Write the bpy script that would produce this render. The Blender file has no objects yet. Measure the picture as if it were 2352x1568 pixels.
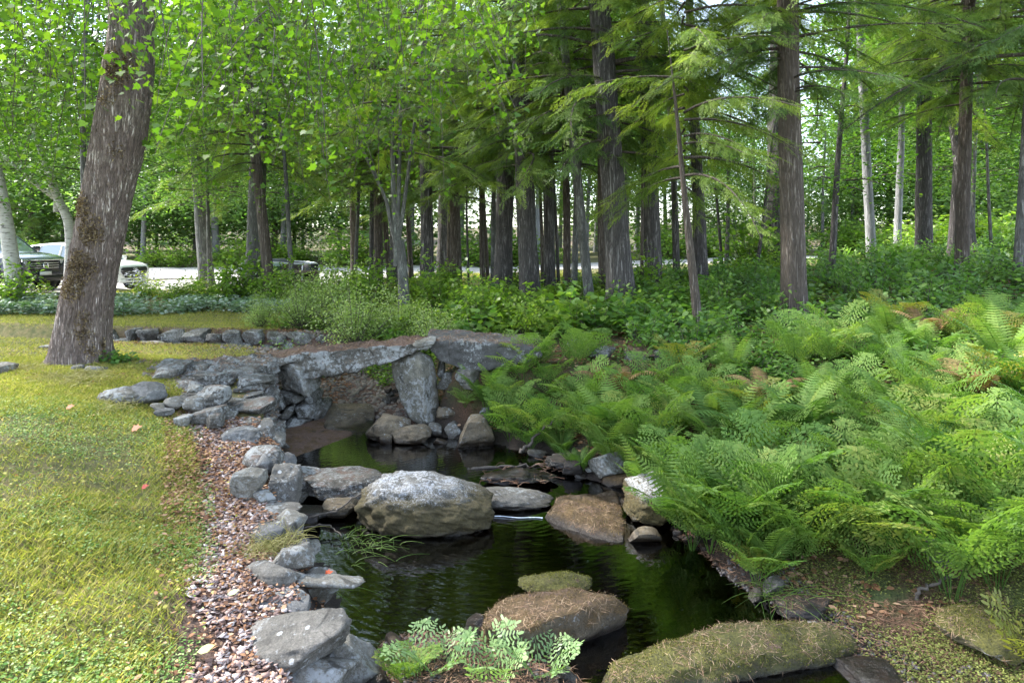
import bpy, bmesh, math, random
import numpy as np
from mathutils import Vector
scene = bpy.context.scene
C = scene.collection
# ------------------------------------------------------------------ camera, sky, sun, exposure
EYE = 2.6            # camera height above the pool's water (z = 0)
FP = 1568.0          # focal length in pixels of the 2352 px wide working picture
HY = 540.0           # row of the horizon in that picture
cam = bpy.data.cameras.new('camera'); camo = bpy.data.objects.new('camera', cam); C.objects.link(camo)
cam.sensor_width = 36; cam.lens = 24; cam.shift_y = -(784 - HY) / 2352
cam.clip_start = 0.05; cam.clip_end = 2000
camo.location = (0, 0, EYE); camo.rotation_euler = (math.radians(90), 0, 0)
scene.camera = camo
SUN = Vector((-0.70, 0.24, 0.68)).normalized()
w = bpy.data.worlds.new('World'); scene.world = w; w.use_nodes = True
nt = w.node_tree; nt.nodes.clear()
sky = nt.nodes.new('ShaderNodeTexSky'); sky.sky_type = 'NISHITA'; sky.sun_disc = False
sky.sun_elevation = math.asin(SUN.z); sky.sun_rotation = math.atan2(SUN.x, SUN.y)
sky.air_density = 1.0; sky.dust_density = 0.7; sky.ozone_density = 3.0
bg = nt.nodes.new('ShaderNodeBackground'); bg.inputs['Strength'].default_value = 0.15
wo = nt.nodes.new('ShaderNodeOutputWorld')
hs = nt.nodes.new('ShaderNodeHueSaturation'); hs.inputs['Saturation'].default_value = 0.62   # thin white cloud over the blue
nt.links.new(sky.outputs[0], hs.inputs['Color']); nt.links.new(hs.outputs[0], bg.inputs[0]); nt.links.new(bg.outputs[0], wo.inputs[0])
sl = bpy.data.lights.new('sun', 'SUN'); sl.energy = 3.0; sl.angle = math.radians(5.0); sl.color = (1, 0.96, 0.91)
so = bpy.data.objects.new('sun', sl); C.objects.link(so)
so.rotation_euler = SUN.to_track_quat('Z', 'Y').to_euler()
vs = scene.view_settings; vs.view_transform = 'Standard'; vs.look = 'None'; vs.gamma = 1; vs.exposure = 2.5; vs.use_curve_mapping = False
cy = scene.cycles
cy.max_bounces = 7; cy.diffuse_bounces = 4; cy.glossy_bounces = 3; cy.transmission_bounces = 5; cy.transparent_max_bounces = 6
cy.caustics_reflective = False; cy.caustics_refractive = False; cy.sample_clamp_indirect = 6
rng = np.random.default_rng(7); random.seed(7)

# ------------------------------------------------------------------ noise
def _h(ix, iy, iz, s):
    n = (ix * 374761393 + iy * 668265263 + iz * 2147483647 + s * 974634777) & 0xffffffff
    n = ((n ^ (n >> 13)) * 1274126177) & 0xffffffff
    n = (n ^ (n >> 16)) & 0xffffffff
    return n.astype(np.float64) / 4294967295.0 * 2 - 1
def vnoise(P, s=0):
    P = np.asarray(P, float); I = np.floor(P).astype(np.int64); F = P - I; U = F * F * (3 - 2 * F)
    r = 0
    for a in (0, 1):
        wa = U[:, 0] if a else 1 - U[:, 0]
        for b in (0, 1):
            wb = U[:, 1] if b else 1 - U[:, 1]
            for c in (0, 1):
                wc = U[:, 2] if c else 1 - U[:, 2]
                r = r + wa * wb * wc * _h(I[:, 0] + a, I[:, 1] + b, I[:, 2] + c, s)
    return r
def fbm(P, oct=4, s=0, lac=2.1, g=0.5):
    P = np.asarray(P, float); r = 0; a = 1
    for k in range(oct):
        r = r + a * vnoise(P + 17.3 * k, s + k); P = P * lac; a *= g
    return r
def sstep(x, a, b):
    t = np.clip((x - a) / (b - a), 0, 1); return t * t * (3 - 2 * t)

# ------------------------------------------------------------------ object helpers
def link(o, parent=None):
    C.objects.link(o)
    if parent is not None: o.parent = parent
    return o
def tag(o, label=None, cat=None, group=None, kind=None):
    if label: o['label'] = label
    if cat: o['category'] = cat
    if group: o['group'] = group
    if kind: o['kind'] = kind
    return o
def empty(name, loc, label, cat, group=None, rz=0):
    o = bpy.data.objects.new(name, None); o.empty_display_size = 0.2; link(o)
    o.location = loc; o.rotation_euler = (0, 0, rz)
    return tag(o, label, cat, group)
def mesh_np(name, V, F, mat, v=None, smooth=False, mi=None):
    """V (n,3), F list of (m,k) int arrays, v per-face floats, one per face in F order"""
    if not isinstance(F, (list, tuple)): F = [F]
    F = [np.asarray(f, np.int64) for f in F if len(f)]
    me = bpy.data.meshes.new(name)
    V = np.asarray(V, np.float32); me.vertices.add(len(V)); me.vertices.foreach_set('co', V.ravel())
    tot = np.concatenate([np.full(len(f), f.shape[1], np.int32) for f in F])
    st = np.concatenate([[0], np.cumsum(tot)[:-1]]).astype(np.int32)
    me.loops.add(int(tot.sum())); me.polygons.add(len(tot))
    me.loops.foreach_set('vertex_index', np.concatenate([f.ravel() for f in F]).astype(np.int32))
    me.polygons.foreach_set('loop_start', st); me.polygons.foreach_set('loop_total', tot)
    if smooth: me.polygons.foreach_set('use_smooth', np.ones(len(tot), bool))
    me.update(calc_edges=True)
    if v is not None:
        a = me.attributes.new('tint', 'FLOAT', 'FACE'); a.data.foreach_set('value', np.asarray(v, np.float32))
    for m in (mat if isinstance(mat, (list, tuple)) else [mat]): me.materials.append(m)
    if mi is not None: me.polygons.foreach_set('material_index', np.asarray(mi, np.int32))
    return me
def obj(name, me, parent=None, loc=None, rz=0):
    o = bpy.data.objects.new(name, me); link(o, parent)
    if loc is not None: o.location = loc
    if rz: o.rotation_euler = (0, 0, rz)
    return o
class MB:
    """collects pieces as numpy arrays"""
    def __init__(s): s.V = []; s.F = {}; s.v = {}; s.n = 0
    def add(s, V, F, v=0.5):
        F = np.asarray(F, np.int64); k = F.shape[1]
        s.V.append(np.asarray(V, float)); s.F.setdefault(k, []).append(F + s.n)
        s.v.setdefault(k, []).append(np.broadcast_to(np.asarray(v, float), (len(F),)))
        s.n += len(V)
    def mesh(s, name, mat, smooth=False):
        ks = sorted(s.F)
        return mesh_np(name, np.concatenate(s.V), [np.concatenate(s.F[k]) for k in ks], mat,
                       np.concatenate([np.concatenate(s.v[k]) for k in ks]), smooth)
    def build(s, name, mat, parent=None, smooth=False, loc=None, rz=0):
        return obj(name, s.mesh(name, mat, smooth), parent, loc, rz)
def norm(a): return a / np.maximum(np.linalg.norm(a, axis=-1, keepdims=True), 1e-9)
def place(mb, T, F, pos, d, up, sc, v):
    """copies template T (x = along, y = side, z = normal) to many positions"""
    pos = np.asarray(pos, float); n = len(pos)
    if n == 0: return
    d = norm(np.broadcast_to(np.asarray(d, float), (n, 3))); up = np.broadcast_to(np.asarray(up, float), (n, 3))
    s = norm(np.cross(up, d)); u = np.cross(d, s)
    sc = np.broadcast_to(np.asarray(sc, float), (n,))[:, None, None]
    W = pos[:, None, :] + sc * (T[None, :, 0:1] * d[:, None] + T[None, :, 1:2] * s[:, None] + T[None, :, 2:3] * u[:, None])
    k = len(T); off = (np.arange(n) * k)[:, None, None]
    for f in (F if isinstance(F, list) else [F]):
        f = np.asarray(f); G = (f[None] + off).reshape(-1, f.shape[1])
        mb.F.setdefault(f.shape[1], []).append(G + mb.n)
        mb.v.setdefault(f.shape[1], []).append(np.repeat(np.broadcast_to(np.asarray(v, float), (n,)), len(f)))
    mb.V.append(W.reshape(-1, 3)); mb.n += n * k
def tube_np(P, R, n=8, cap=True, disp=None):
    P = np.asarray(P, float); R = np.broadcast_to(np.asarray(R, float), (len(P),)); m = len(P)
    T = norm(np.gradient(P, axis=0)); ref = np.array([0, 1, 0.0]) if abs(T[0, 1]) < 0.9 else np.array([1, 0, 0.0])
    S = norm(np.cross(T, ref)); U = np.cross(S, T)
    th = np.linspace(0, 2 * math.pi, n, endpoint=False)
    rad = np.broadcast_to(R[:, None], (m, n)).copy()
    if disp is not None: rad = disp(rad, th[None, :].repeat(m, 0), P[:, 2:3].repeat(n, 1))
    V = P[:, None] + rad[..., None] * (np.cos(th)[None, :, None] * S[:, None] + np.sin(th)[None, :, None] * U[:, None])
    i = np.arange(m - 1)[:, None] * n; j = np.arange(n)[None]; j2 = (j + 1) % n
    F = np.stack([i + j, i + n + j, i + n + j2, i + j2], -1).reshape(-1, 4)
    V = V.reshape(-1, 3)
    return V, F
def boxv(x0, y0, z0, x1, y1, z1):
    V = np.array([[x, y, z] for z in (z0, z1) for y in (y0, y1) for x in (x0, x1)], float)
    F = np.array([[0, 2, 3, 1], [4, 5, 7, 6], [0, 1, 5, 4], [2, 6, 7, 3], [0, 4, 6, 2], [1, 3, 7, 5]])
    return V, F

# ------------------------------------------------------------------ materials
def new_mat(name):
    m = bpy.data.materials.new(name); m.use_nodes = True; t = m.node_tree; t.nodes.clear()
    o = t.nodes.new('ShaderNodeOutputMaterial'); b = t.nodes.new('ShaderNodeBsdfPrincipled')
    t.links.new(b.outputs[0], o.inputs[0]); return m, t, b, o
def N(t, typ, **kw):
    n = t.nodes.new(typ)
    for k, v in kw.items():
        if k in n.inputs: n.inputs[k].default_value = v
        else: setattr(n, k, v)
    return n
def L(t, a, b): t.links.new(a, b)
def ramp(t, fac, stops, interp='LINEAR'):
    r = t.nodes.new('ShaderNodeValToRGB'); r.color_ramp.interpolation = interp; e = r.color_ramp.elements
    while len(e) < len(stops): e.new(0.5)
    for k, (p, c) in enumerate(stops):
        e[k].position = p; e[k].color = (*c, 1) if len(c) == 3 else c
    if fac is not None: L(t, fac, r.inputs[0])
    return r
def mix(t, fac, a, b, mode='MIX'):
    m = t.nodes.new('ShaderNodeMix'); m.data_type = 'RGBA'; m.blend_type = mode
    for s, x in ((0, fac), (6, a), (7, b)):
        if isinstance(x, (int, float)): m.inputs[s].default_value = x
        elif isinstance(x, tuple): m.inputs[s].default_value = (*x, 1)
        else: L(t, x, m.inputs[s])
    return m.outputs[2]
def math_(t, op, a, b=None, c=None):
    m = t.nodes.new('ShaderNodeMath'); m.operation = op
    for i, x in enumerate((a, b, c)):
        if x is None: continue
        if isinstance(x, (int, float)): m.inputs[i].default_value = x
        else: L(t, x, m.inputs[i])
    return m.outputs[0]
def objco(t, sx=1, sy=1, sz=1, rand=True):
    tc = N(t, 'ShaderNodeTexCoord'); mp = N(t, 'ShaderNodeMapping'); mp.inputs['Scale'].default_value = (sx, sy, sz)
    L(t, tc.outputs['Object'], mp.inputs[0])
    if rand:
        oi = N(t, 'ShaderNodeObjectInfo'); cx = N(t, 'ShaderNodeCombineXYZ')
        k = math_(t, 'MULTIPLY', oi.outputs['Random'], 37.0); L(t, k, cx.inputs[0]); L(t, k, cx.inputs[1])
        L(t, cx.outputs[0], mp.inputs['Location'])
    return mp.outputs[0]
def noise(t, co, scale, detail=6, rough=0.6, dist=0):
    n = N(t, 'ShaderNodeTexNoise'); n.inputs['Scale'].default_value = scale; n.inputs['Detail'].default_value = detail
    n.inputs['Roughness'].default_value = rough; n.inputs['Distortion'].default_value = dist
    if co is not None: L(t, co, n.inputs['Vector'])
    return n.outputs['Fac']
def voro(t, co, scale, feature='F1', out='Distance', rnd=1):
    n = N(t, 'ShaderNodeTexVoronoi'); n.feature = feature; n.inputs['Scale'].default_value = scale
    n.inputs['Randomness'].default_value = rnd; L(t, co, n.inputs['Vector']); return n.outputs[out]
def bump(t, b, h, strength=0.5, dist=0.02, prev=None):
    n = N(t, 'ShaderNodeBump'); n.inputs['Strength'].default_value = strength; n.inputs['Distance'].default_value = dist
    L(t, h, n.inputs['Height'])
    if prev is not None: L(t, prev, n.inputs['Normal'])
    if b is not None: L(t, n.outputs[0], b.inputs['Normal'])
    return n.outputs[0]
def leafmat(name, cols, trans=0.45, rough=0.45, tcol=None, spec=0.35):
    """cols: three leaf colours, dark to light, picked by each leaf's own tint"""
    m, t, b, o = new_mat(name)
    at = N(t, 'ShaderNodeAttribute', attribute_name='tint'); oi = N(t, 'ShaderNodeObjectInfo')
    f = math_(t, 'ADD', at.outputs['Fac'], math_(t, 'MULTIPLY_ADD', oi.outputs['Random'], 0.24, -0.12))
    r = ramp(t, f, [(0.0, cols[0]), (0.5, cols[1]), (1.0, cols[2])] if len(cols) == 3 else
             [(i / (len(cols) - 1), c) for i, c in enumerate(cols)])
    L(t, r.outputs[0], b.inputs['Base Color']); b.inputs['Roughness'].default_value = rough
    b.inputs['Specular IOR Level'].default_value = spec
    tr = N(t, 'ShaderNodeBsdfTranslucent')
    tc = mix(t, 1.0, r.outputs[0], tcol or (1.4, 1.6, 0.6), 'MULTIPLY'); L(t, tc, tr.inputs[0])
    ms = N(t, 'ShaderNodeMixShader'); ms.inputs[0].default_value = trans
    L(t, b.outputs[0], ms.inputs[1]); L(t, tr.outputs[0], ms.inputs[2]); L(t, ms.outputs[0], o.inputs[0])
    return m
def plainmat(name, col, rough=0.5, metal=0, var=0.1, scale=8, spec=0.5):
    m, t, b, o = new_mat(name)
    n = noise(t, objco(t), scale, 5)
    r = ramp(t, n, [(0.3, tuple(c * (1 - var) for c in col)), (0.7, tuple(min(1, c * (1 + var)) for c in col))])
    L(t, r.outputs[0], b.inputs['Base Color']); b.inputs['Roughness'].default_value = rough; b.inputs['Metallic'].default_value = metal
    b.inputs['Specular IOR Level'].default_value = spec
    return m
def stonemat(name, dark, light, lichen=0.4, moss=0.0, mosscol=((0.03, 0.03, 0.012), (0.095, 0.085, 0.035)), wetline=0.06,
             needles=0.0, strata=0.0, bstr=0.7, spots=0.4, mosslow=False, speck=0.0, lcol=(0.31, 0.32, 0.31)):
    m, t, b, o = new_mat(name)
    co = objco(t); geo = N(t, 'ShaderNodeNewGeometry')
    sx = N(t, 'ShaderNodeSeparateXYZ'); L(t, geo.outputs['Normal'], sx.inputs[0])
    sp = N(t, 'ShaderNodeSeparateXYZ'); L(t, geo.outputs['Position'], sp.inputs[0])
    n1 = noise(t, co, 4, 8, 0.7); n2 = noise(t, co, 22, 8, 0.75); n3 = noise(t, co, 90, 4, 0.7)
    base = ramp(t, n1, [(0.3, dark), (0.52, tuple((a + c) / 2 for a, c in zip(dark, light))), (0.72, light)]).outputs[0]
    grain = ramp(t, n3, [(0.3, (0.55, 0.55, 0.55)), (0.7, (1.35, 1.35, 1.35))]).outputs[0]
    base = mix(t, 0.9, base, grain, 'MULTIPLY')
    base = mix(t, 0.75, base, ramp(t, noise(t, co, 12, 7, 0.8), [(0.33, (0.45, 0.44, 0.42)), (0.62, (1.3, 1.3, 1.3))]).outputs[0], 'MULTIPLY')
    if strata:
        so_ = objco(t, 1.2, 1.2, 9); ns = noise(t, so_, 3.5, 6, 0.65, 0.4)
        base = mix(t, strata, base, ramp(t, ns, [(0.38, (0.35, 0.33, 0.31)), (0.6, (1.25, 1.22, 1.2))]).outputs[0], 'MULTIPLY')
    # lichen: pale blotches with ragged edges, plus round spots
    if lichen:
        la = ramp(t, math_(t, 'ADD', n2, math_(t, 'MULTIPLY', noise(t, co, 3.1, 3), 0.6)),
                  [(0.92 - 0.22 * lichen, (0, 0, 0)), (0.97 - 0.2 * lichen, (1, 1, 1))]).outputs[0]
        base = mix(t, math_(t, 'MULTIPLY', la, 0.75), base, lcol)
        vd = voro(t, co, 9); vs_ = ramp(t, math_(t, 'ADD', vd, math_(t, 'MULTIPLY', n2, 0.25)),
                                        [(0.20 + 0.07 * spots, (1, 1, 1)), (0.235 + 0.07 * spots, (0, 0, 0))]).outputs[0]
        base = mix(t, math_(t, 'MULTIPLY', vs_, spots), base, (0.42, 0.43, 0.42))
    if speck:
        sm = math_(t, 'ADD', noise(t, co, 46, 5, 0.85), math_(t, 'MULTIPLY_ADD', noise(t, co, 5, 5, 0.7), 0.7, -0.35))
        base = mix(t, math_(t, 'MULTIPLY', ramp(t, sm, [(0.50, (0, 0, 0)), (0.58, (1, 1, 1))]).outputs[0], speck), base, lcol)
    crk = voro(t, objco(t, 1, 1, 2.2), 3.5, 'DISTANCE_TO_EDGE'); crn = noise(t, co, 3, 3)
    base = mix(t, math_(t, 'MULTIPLY', ramp(t, math_(t, 'ADD', crk, math_(t, 'MULTIPLY_ADD', crn, 0.5, -0.2)), [(0.0, (1, 1, 1)), (0.035, (0, 0, 0))]).outputs[0], 0.7), base, (0.02, 0.018, 0.014))
    if moss:
        if mosslow:
            fac = math_(t, 'MULTIPLY_ADD', sp.outputs[2], -2.6, 1.0)
        else:
            fac = math_(t, 'MULTIPLY_ADD', sx.outputs[2], 0.5, 0.4 * moss)
        f2 = math_(t, 'ADD', math_(t, 'ADD', fac, math_(t, 'MULTIPLY_ADD', noise(t, co, 5, 7, 0.7), 1.0, -0.5)), math_(t, 'MULTIPLY_ADD', n3, 0.9, -0.45))
        mk = ramp(t, f2, [(0.75 - 0.55 * moss, (0, 0, 0)), (0.92 - 0.5 * moss, (1, 1, 1))]).outputs[0]
        mc = ramp(t, noise(t, co, 60, 5, 0.8), [(0.3, mosscol[0]), (0.68, mosscol[1])]).outputs[0]
        mc = mix(t, 0.85, mc, ramp(t, noise(t, co, 9, 6, 0.75), [(0.3, (0.4, 0.38, 0.4)), (0.55, (1.0, 1.0, 1.0)), (0.72, (1.5, 1.35, 1.35))]).outputs[0], 'MULTIPLY')
        base = mix(t, mk, base, mc)
    if needles:
        fl = ramp(t, sx.outputs[2], [(0.55, (0, 0, 0)), (0.85, (1, 1, 1))]).outputs[0]
        nn = ramp(t, noise(t, co, 7, 6, 0.75), [(0.62 - 0.4 * needles, (0, 0, 0)), (0.72 - 0.35 * needles, (1, 1, 1))]).outputs[0]
        st_ = noise(t, objco(t, 40, 160, 40), 1.0, 3, 0.6, 1.5)
        nc = ramp(t, st_, [(0.35, (0.05, 0.028, 0.02)), (0.62, (0.16, 0.10, 0.07))]).outputs[0]
        base = mix(t, mix(t, 1.0, fl, nn, 'MULTIPLY'), base, nc)
    wet = ramp(t, math_(t, 'ADD', sp.outputs[2], math_(t, 'MULTIPLY', n1, 0.05)), [(wetline, (1, 1, 1)), (wetline + 0.05, (0, 0, 0))]).outputs[0]
    base = mix(t, wet, base, mix(t, 1.0, base, (0.22, 0.19, 0.16), 'MULTIPLY'))
    L(t, base, b.inputs['Base Color'])
    L(t, ramp(t, wet, [(0, (0.88,) * 3), (1, (0.3,) * 3)]).outputs[0], b.inputs['Roughness'])
    h = math_(t, 'ADD', math_(t, 'MULTIPLY', n2, 0.7), math_(t, 'MULTIPLY', n3, 0.3))
    nb = bump(t, None, h, bstr, 0.025); bump(t, b, n1, 0.5, 0.06, nb)
    return m
def barkmat(name, dark, mid, light, sz=0.14, scale=16, bstr=1.0, flecks=0.3, lichen=0.0):
    m, t, b, o = new_mat(name)
    co = objco(t, 1, 1, sz)
    wn = N(t, 'ShaderNodeTexNoise'); wn.inputs['Scale'].default_value = 5; wn.inputs['Detail'].default_value = 4; L(t, co, wn.inputs['Vector'])
    va = N(t, 'ShaderNodeVectorMath', operation='MULTIPLY_ADD'); L(t, wn.outputs['Color'], va.inputs[0]); va.inputs[1].default_value = (.22, .22, .22); L(t, co, va.inputs[2]); co = va.outputs[0]
    co2 = objco(t, 1, 1, sz * 0.55)
    def ridge_(sc, d): return math_(t, 'MULTIPLY', math_(t, 'ABSOLUTE', math_(t, 'SUBTRACT', noise(t, co2, sc, 3, 0.6, d), 0.5)), 4.0)
    v1 = ramp(t, ridge_(scale * 0.55, 0.8), [(0.0, (0,) * 3), (0.45, (1,) * 3)]).outputs[0]; v2 = ramp(t, ridge_(scale * 1.4, 0.5), [(0.0, (0.1,) * 3), (0.5, (1,) * 3)]).outputs[0]
    n = noise(t, co, scale * 0.9, 7, 0.7, 0.6); nf = noise(t, co, scale * 4, 5, 0.7)
    h = math_(t, 'ADD', math_(t, 'MULTIPLY', math_(t, 'MULTIPLY', v1, v2), 0.75), math_(t, 'MULTIPLY', n, 0.6))
    c = ramp(t, math_(t, 'ADD', math_(t, 'MULTIPLY', h, 0.6), math_(t, 'MULTIPLY', nf, 0.35)), [(0.28, dark), (0.6, mid), (0.92, light)]).outputs[0]
    if flecks:
        fk = ramp(t, noise(t, objco(t, 1, 1, 0.35), 26, 4, 0.8), [(0.62, (0, 0, 0)), (0.68, (1, 1, 1))]).outputs[0]
        c = mix(t, math_(t, 'MULTIPLY', fk, flecks), c, (0.45, 0.46, 0.46))
    if lichen:
        lk = ramp(t, noise(t, objco(t), 2.4, 6, 0.75), [(0.5, (0, 0, 0)), (0.62, (1, 1, 1))]).outputs[0]
        c = mix(t, math_(t, 'MULTIPLY', lk, lichen), c, mix(t, 1.0, c, (1.5, 1.65, 1.6), 'MULTIPLY'))
    L(t, c, b.inputs['Base Color']); b.inputs['Roughness'].default_value = 0.92
    bump(t, b, h, bstr, 0.03)
    return m
# ------------------------------------------------------------------ terrain
def ray(dx, dy, Y): return ((dx - 1176) / FP * Y, Y, EYE + (HY - dy) / FP * Y)
WATER = np.array([(-.70, 3.9), (-.78, 4.3), (-.55, 4.5), (-.15, 4.45), (.2, 4.3), (.45, 3.95), (.5, 2.2), (3.0, 2.2), (2.75, 3.6), (2.15, 4.0),
                  (1.98, 4.35), (1.85, 4.8), (1.66, 5.4), (1.5, 5.9), (1.35, 6.5), (1.15, 7.0), (.75, 7.35), (.5, 8.0), (-.1, 8.5),
                  (-.75, 8.72), (-1.3, 9.1), (-1.75, 9.3), (-2.3, 9.75), (-2.85, 9.8), (-3.0, 8.9), (-2.75, 8.1), (-2.3, 7.3), (-2.0, 6.4),
                  (-1.74, 5.7), (-1.35, 4.9), (-1.1, 4.3), (-.95, 3.7), (-.8, 3.6)])
def sdist(x, y, poly=WATER):
    x = np.asarray(x, float); y = np.asarray(y, float); d = np.full(x.shape, 1e9); ins = np.zeros(x.shape, bool)
    n = len(poly)
    for i in range(n):
        ax, ay = poly[i]; bx, by = poly[(i + 1) % n]
        ex, ey = bx - ax, by - ay
        t = np.clip(((x - ax) * ex + (y - ay) * ey) / (ex * ex + ey * ey), 0, 1)
        d = np.minimum(d, np.hypot(x - ax - t * ex, y - ay - t * ey))
        cnd = ((ay > y) != (by > y)); ey_ = ey if ey else 1e-12
        ins ^= cnd & (x < (y - ay) / ey_ * ex + ax)
    return np.where(ins, -d, d)
UP = np.array([(-2.2, 9.3), (-2.5, 10.4), (-3.1, 11.1), (-4.2, 11.5), (-5.8, 11.8), (-8, 12.2), (-12, 13)])
def updist(x, y):
    d = np.full(np.shape(x), 1e9)
    for i in range(len(UP) - 1):
        ax, ay = UP[i]; ex, ey = UP[i + 1] - UP[i]
        t = np.clip(((x - ax) * ex + (y - ay) * ey) / (ex * ex + ey * ey), 0, 1)
        d = np.minimum(d, np.hypot(x - ax - t * ex, y - ay - t * ey))
    return d
def height(x, y):
    x = np.asarray(x, float); y = np.asarray(y, float); sh = x.shape
    P = np.stack([x.ravel(), y.ravel(), np.zeros(x.size)], 1)
    nz = vnoise(P * 0.35, 3).reshape(sh) * 0.05 + vnoise(P * 1.3, 5).reshape(sh) * 0.022 + vnoise(P * 5, 6).reshape(sh) * 0.008
    base = 0.88 + 0.1 * np.clip(x - 2.5, 0, 11) * (1 - 0.6 * sstep(y, 20, 34)) * sstep(y, 5, 10) + 0.06 * sstep(y, 30, 40)
    base = base - 0.30 * sstep(y, 20.5, 22.5) * (1 - sstep(y, 27, 33)) * (1 - sstep(x, -8, -5))
    base = base + 0.12 * sstep(x, -1, 2) * sstep(y, 10, 14) + 3.0 * sstep(y, 60, 120)
    d = sdist(x, y) + (vnoise(P * 2.3, 31) * 0.10 + vnoise(P * 6.5, 33) * 0.045).reshape(sh) * (y < 8.6)
    cl = np.interp(y, [0, 3.9, 4.4, 5, 7, 9, 10], [-.9, -.75, -.7, 0, -.6, -1.9, -2.4])
    left = 1 - sstep(x - cl, -0.15, 0.15)
    dp = np.clip(d, 0, None)
    eh = np.interp(y, [3.5, 4.2, 6, 7.5, 8.6], [.25, .34, .45, .66, .84])
    hl = eh * sstep(dp, 0.02, 0.28) + (base - eh) * sstep(dp, 0.2, 2.6)
    hr = 0.14 * sstep(dp, 0, 0.25) + 0.3 * sstep(dp, 0.15, 1.3) + (base - 0.44) * sstep(dp, 0.7, 3.4)
    near = 1 - sstep(y, 4.3, 5.4); hr = hr * (1 - 0.55 * near * (1 - sstep(x, 2.6, 4.0)))
    hr = np.where(y < 4.5, np.minimum(hr, 0.08 + 0.12 * dp + 2 * sstep(x, 2.2, 5) * 0.4), hr)
    h = left * hl + (1 - left) * hr
    h = np.maximum(h, 0.78 * sstep(x, -1.15, -0.75) * sstep(y, 8.85, 9.3) * (1 - sstep(x, 2.5, 4)))   # bank behind the right end of the bridge
    # dry upstream bed behind the bridge
    u = updist(x, y); fl = np.interp(y, [9.2, 10.5, 12], [-0.05, 0.30, 0.42])
    kk = (1 - sstep(u, 0.5, 0.85)) * sstep(y, 9.0, 9.8)
    h = h * (1 - kk) + np.minimum(h, fl) * kk
    h = h + nz * sstep(d, -0.1, 0.6)
    h = np.where(d < 0, -0.35 * sstep(-d, 0, 0.35) + nz * 0.6, h)
    return h
def gz(x, y): return float(height(np.array([x]), np.array([y]))[0])
def ground_hit(dx, dy):
    Y = np.linspace(2.6, 70, 3000); X = (dx - 1176) / FP * Y; Z = EYE + (HY - dy) / FP * Y
    k = np.argmax(Z < height(X, Y)); 
    return (X[k], Y[k], height(X[k:k + 1], Y[k:k + 1])[0]) if k else (X[-1], Y[-1], 1)
def axis(lo, a, b, hi, st, gr=1.08):
    mid = np.arange(a, b, st); r = [b]; s = st
    while r[-1] < hi: s *= gr; r.append(r[-1] + s)
    l = [a - st]; s = st
    while l[-1] > lo: s *= gr; l.append(l[-1] - s)
    return np.concatenate([np.array(l[::-1]), mid, np.array(r)])
gx = axis(-220, -6.5, 7, 220, 0.055); gy = axis(-60, 2.4, 12.5, 240, 0.055)
GX, GY = np.meshgrid(gx, gy)
GZ = height(GX, GY)
CHIP = np.array([(-1.25, 3.0), (-1.35, 3.7), (-1.75, 4.5), (-2.2, 5.5), (-2.65, 6.4), (-3.2, 7.4)])   # axis of the wood chip strip
def chipdist(x, y): return np.abs(x - np.interp(y, CHIP[:, 1], CHIP[:, 0])) + 10 * np.clip(y - 7.3, 0, 1)
# ------------------------------------------------------------------ ground, road, water
gm, t, b, o = new_mat('ground_cover_soil')
tc = N(t, 'ShaderNodeNewGeometry'); P_ = tc.outputs['Position']
zn = N(t, 'ShaderNodeVertexColor', layer_name='zone'); sz_ = N(t, 'ShaderNodeSeparateColor'); L(t, zn.outputs[0], sz_.inputs[0])
na = noise(t, P_, 1.3, 6, 0.65); nb_ = noise(t, P_, 9, 6, 0.7); nc_ = noise(t, P_, 60, 5, 0.75)
forest = ramp(t, nc_, [(0.3, (0.035, 0.022, 0.012)), (0.5, (0.11, 0.06, 0.032)), (0.7, (0.22, 0.12, 0.07))]).outputs[0]
forest = mix(t, ramp(t, na, [(0.45, (0, 0, 0)), (0.6, (1, 1, 1))]).outputs[0], forest, ramp(t, nc_, [(0.3, (0.03, 0.05, 0.012)), (0.7, (0.12, 0.15, 0.04))]).outputs[0])
lawn = ramp(t, nb_, [(0.3, (0.06, 0.075, 0.02)), (0.5, (0.15, 0.14, 0.045)), (0.72, (0.26, 0.19, 0.09))]).outputs[0]
lawn = mix(t, 0.85, lawn, ramp(t, nc_, [(0.25, (0.35, 0.35, 0.35)), (0.7, (1.5, 1.5, 1.5))]).outputs[0], 'MULTIPLY')
grav = ramp(t, nc_, [(0.3, (0.045, 0.026, 0.018)), (0.55, (0.14, 0.085, 0.06)), (0.75, (0.30, 0.22, 0.18))]).outputs[0]
mud = ramp(t, nc_, [(0.3, (0.012, 0.009, 0.007)), (0.7, (0.06, 0.042, 0.028))]).outputs[0]
c = mix(t, sz_.outputs[0], forest, lawn); c = mix(t, sz_.outputs[1], c, grav); c = mix(t, sz_.outputs[2], c, mud)
L(t, c, b.inputs['Base Color']); b.inputs['Roughness'].default_value = 0.95
n1_ = bump(t, None, nc_, 0.9, 0.03); bump(t, b, nb_, 0.6, 0.08, n1_)
nx, ny = len(gx), len(gy)
V = np.stack([GX, GY, GZ], -1).reshape(-1, 3)
ii = (np.arange(ny - 1)[:, None] * nx + np.arange(nx - 1)[None]).ravel()
F = np.stack([ii, ii + 1, ii + nx + 1, ii + nx], 1)
me = mesh_np('ground', V, F, gm, smooth=True)
x, y = V[:, 0], V[:, 1]
wob = fbm(np.stack([x, y, x * 0], 1) * 1.1, 4, 9)
D = sdist(x, y); CD = chipdist(x, y)
lawnz = (x < np.interp(y, [0, 8, 9.3, 14, 19, 26], [-1.0, -3.0, -3.2, -5.4, -7.5, -9]) + 0.25 * wob) & (y < 42)
lawnz = lawnz.astype(float)
openf = ((y > 21 + wob) & (y < 60)).astype(float); lawnz = np.maximum(lawnz, openf)
gravz = np.clip(sstep(0.5 + 0.25 * wob - CD, -0.1, 0.12), 0, 1) * (y < 8)
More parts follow.
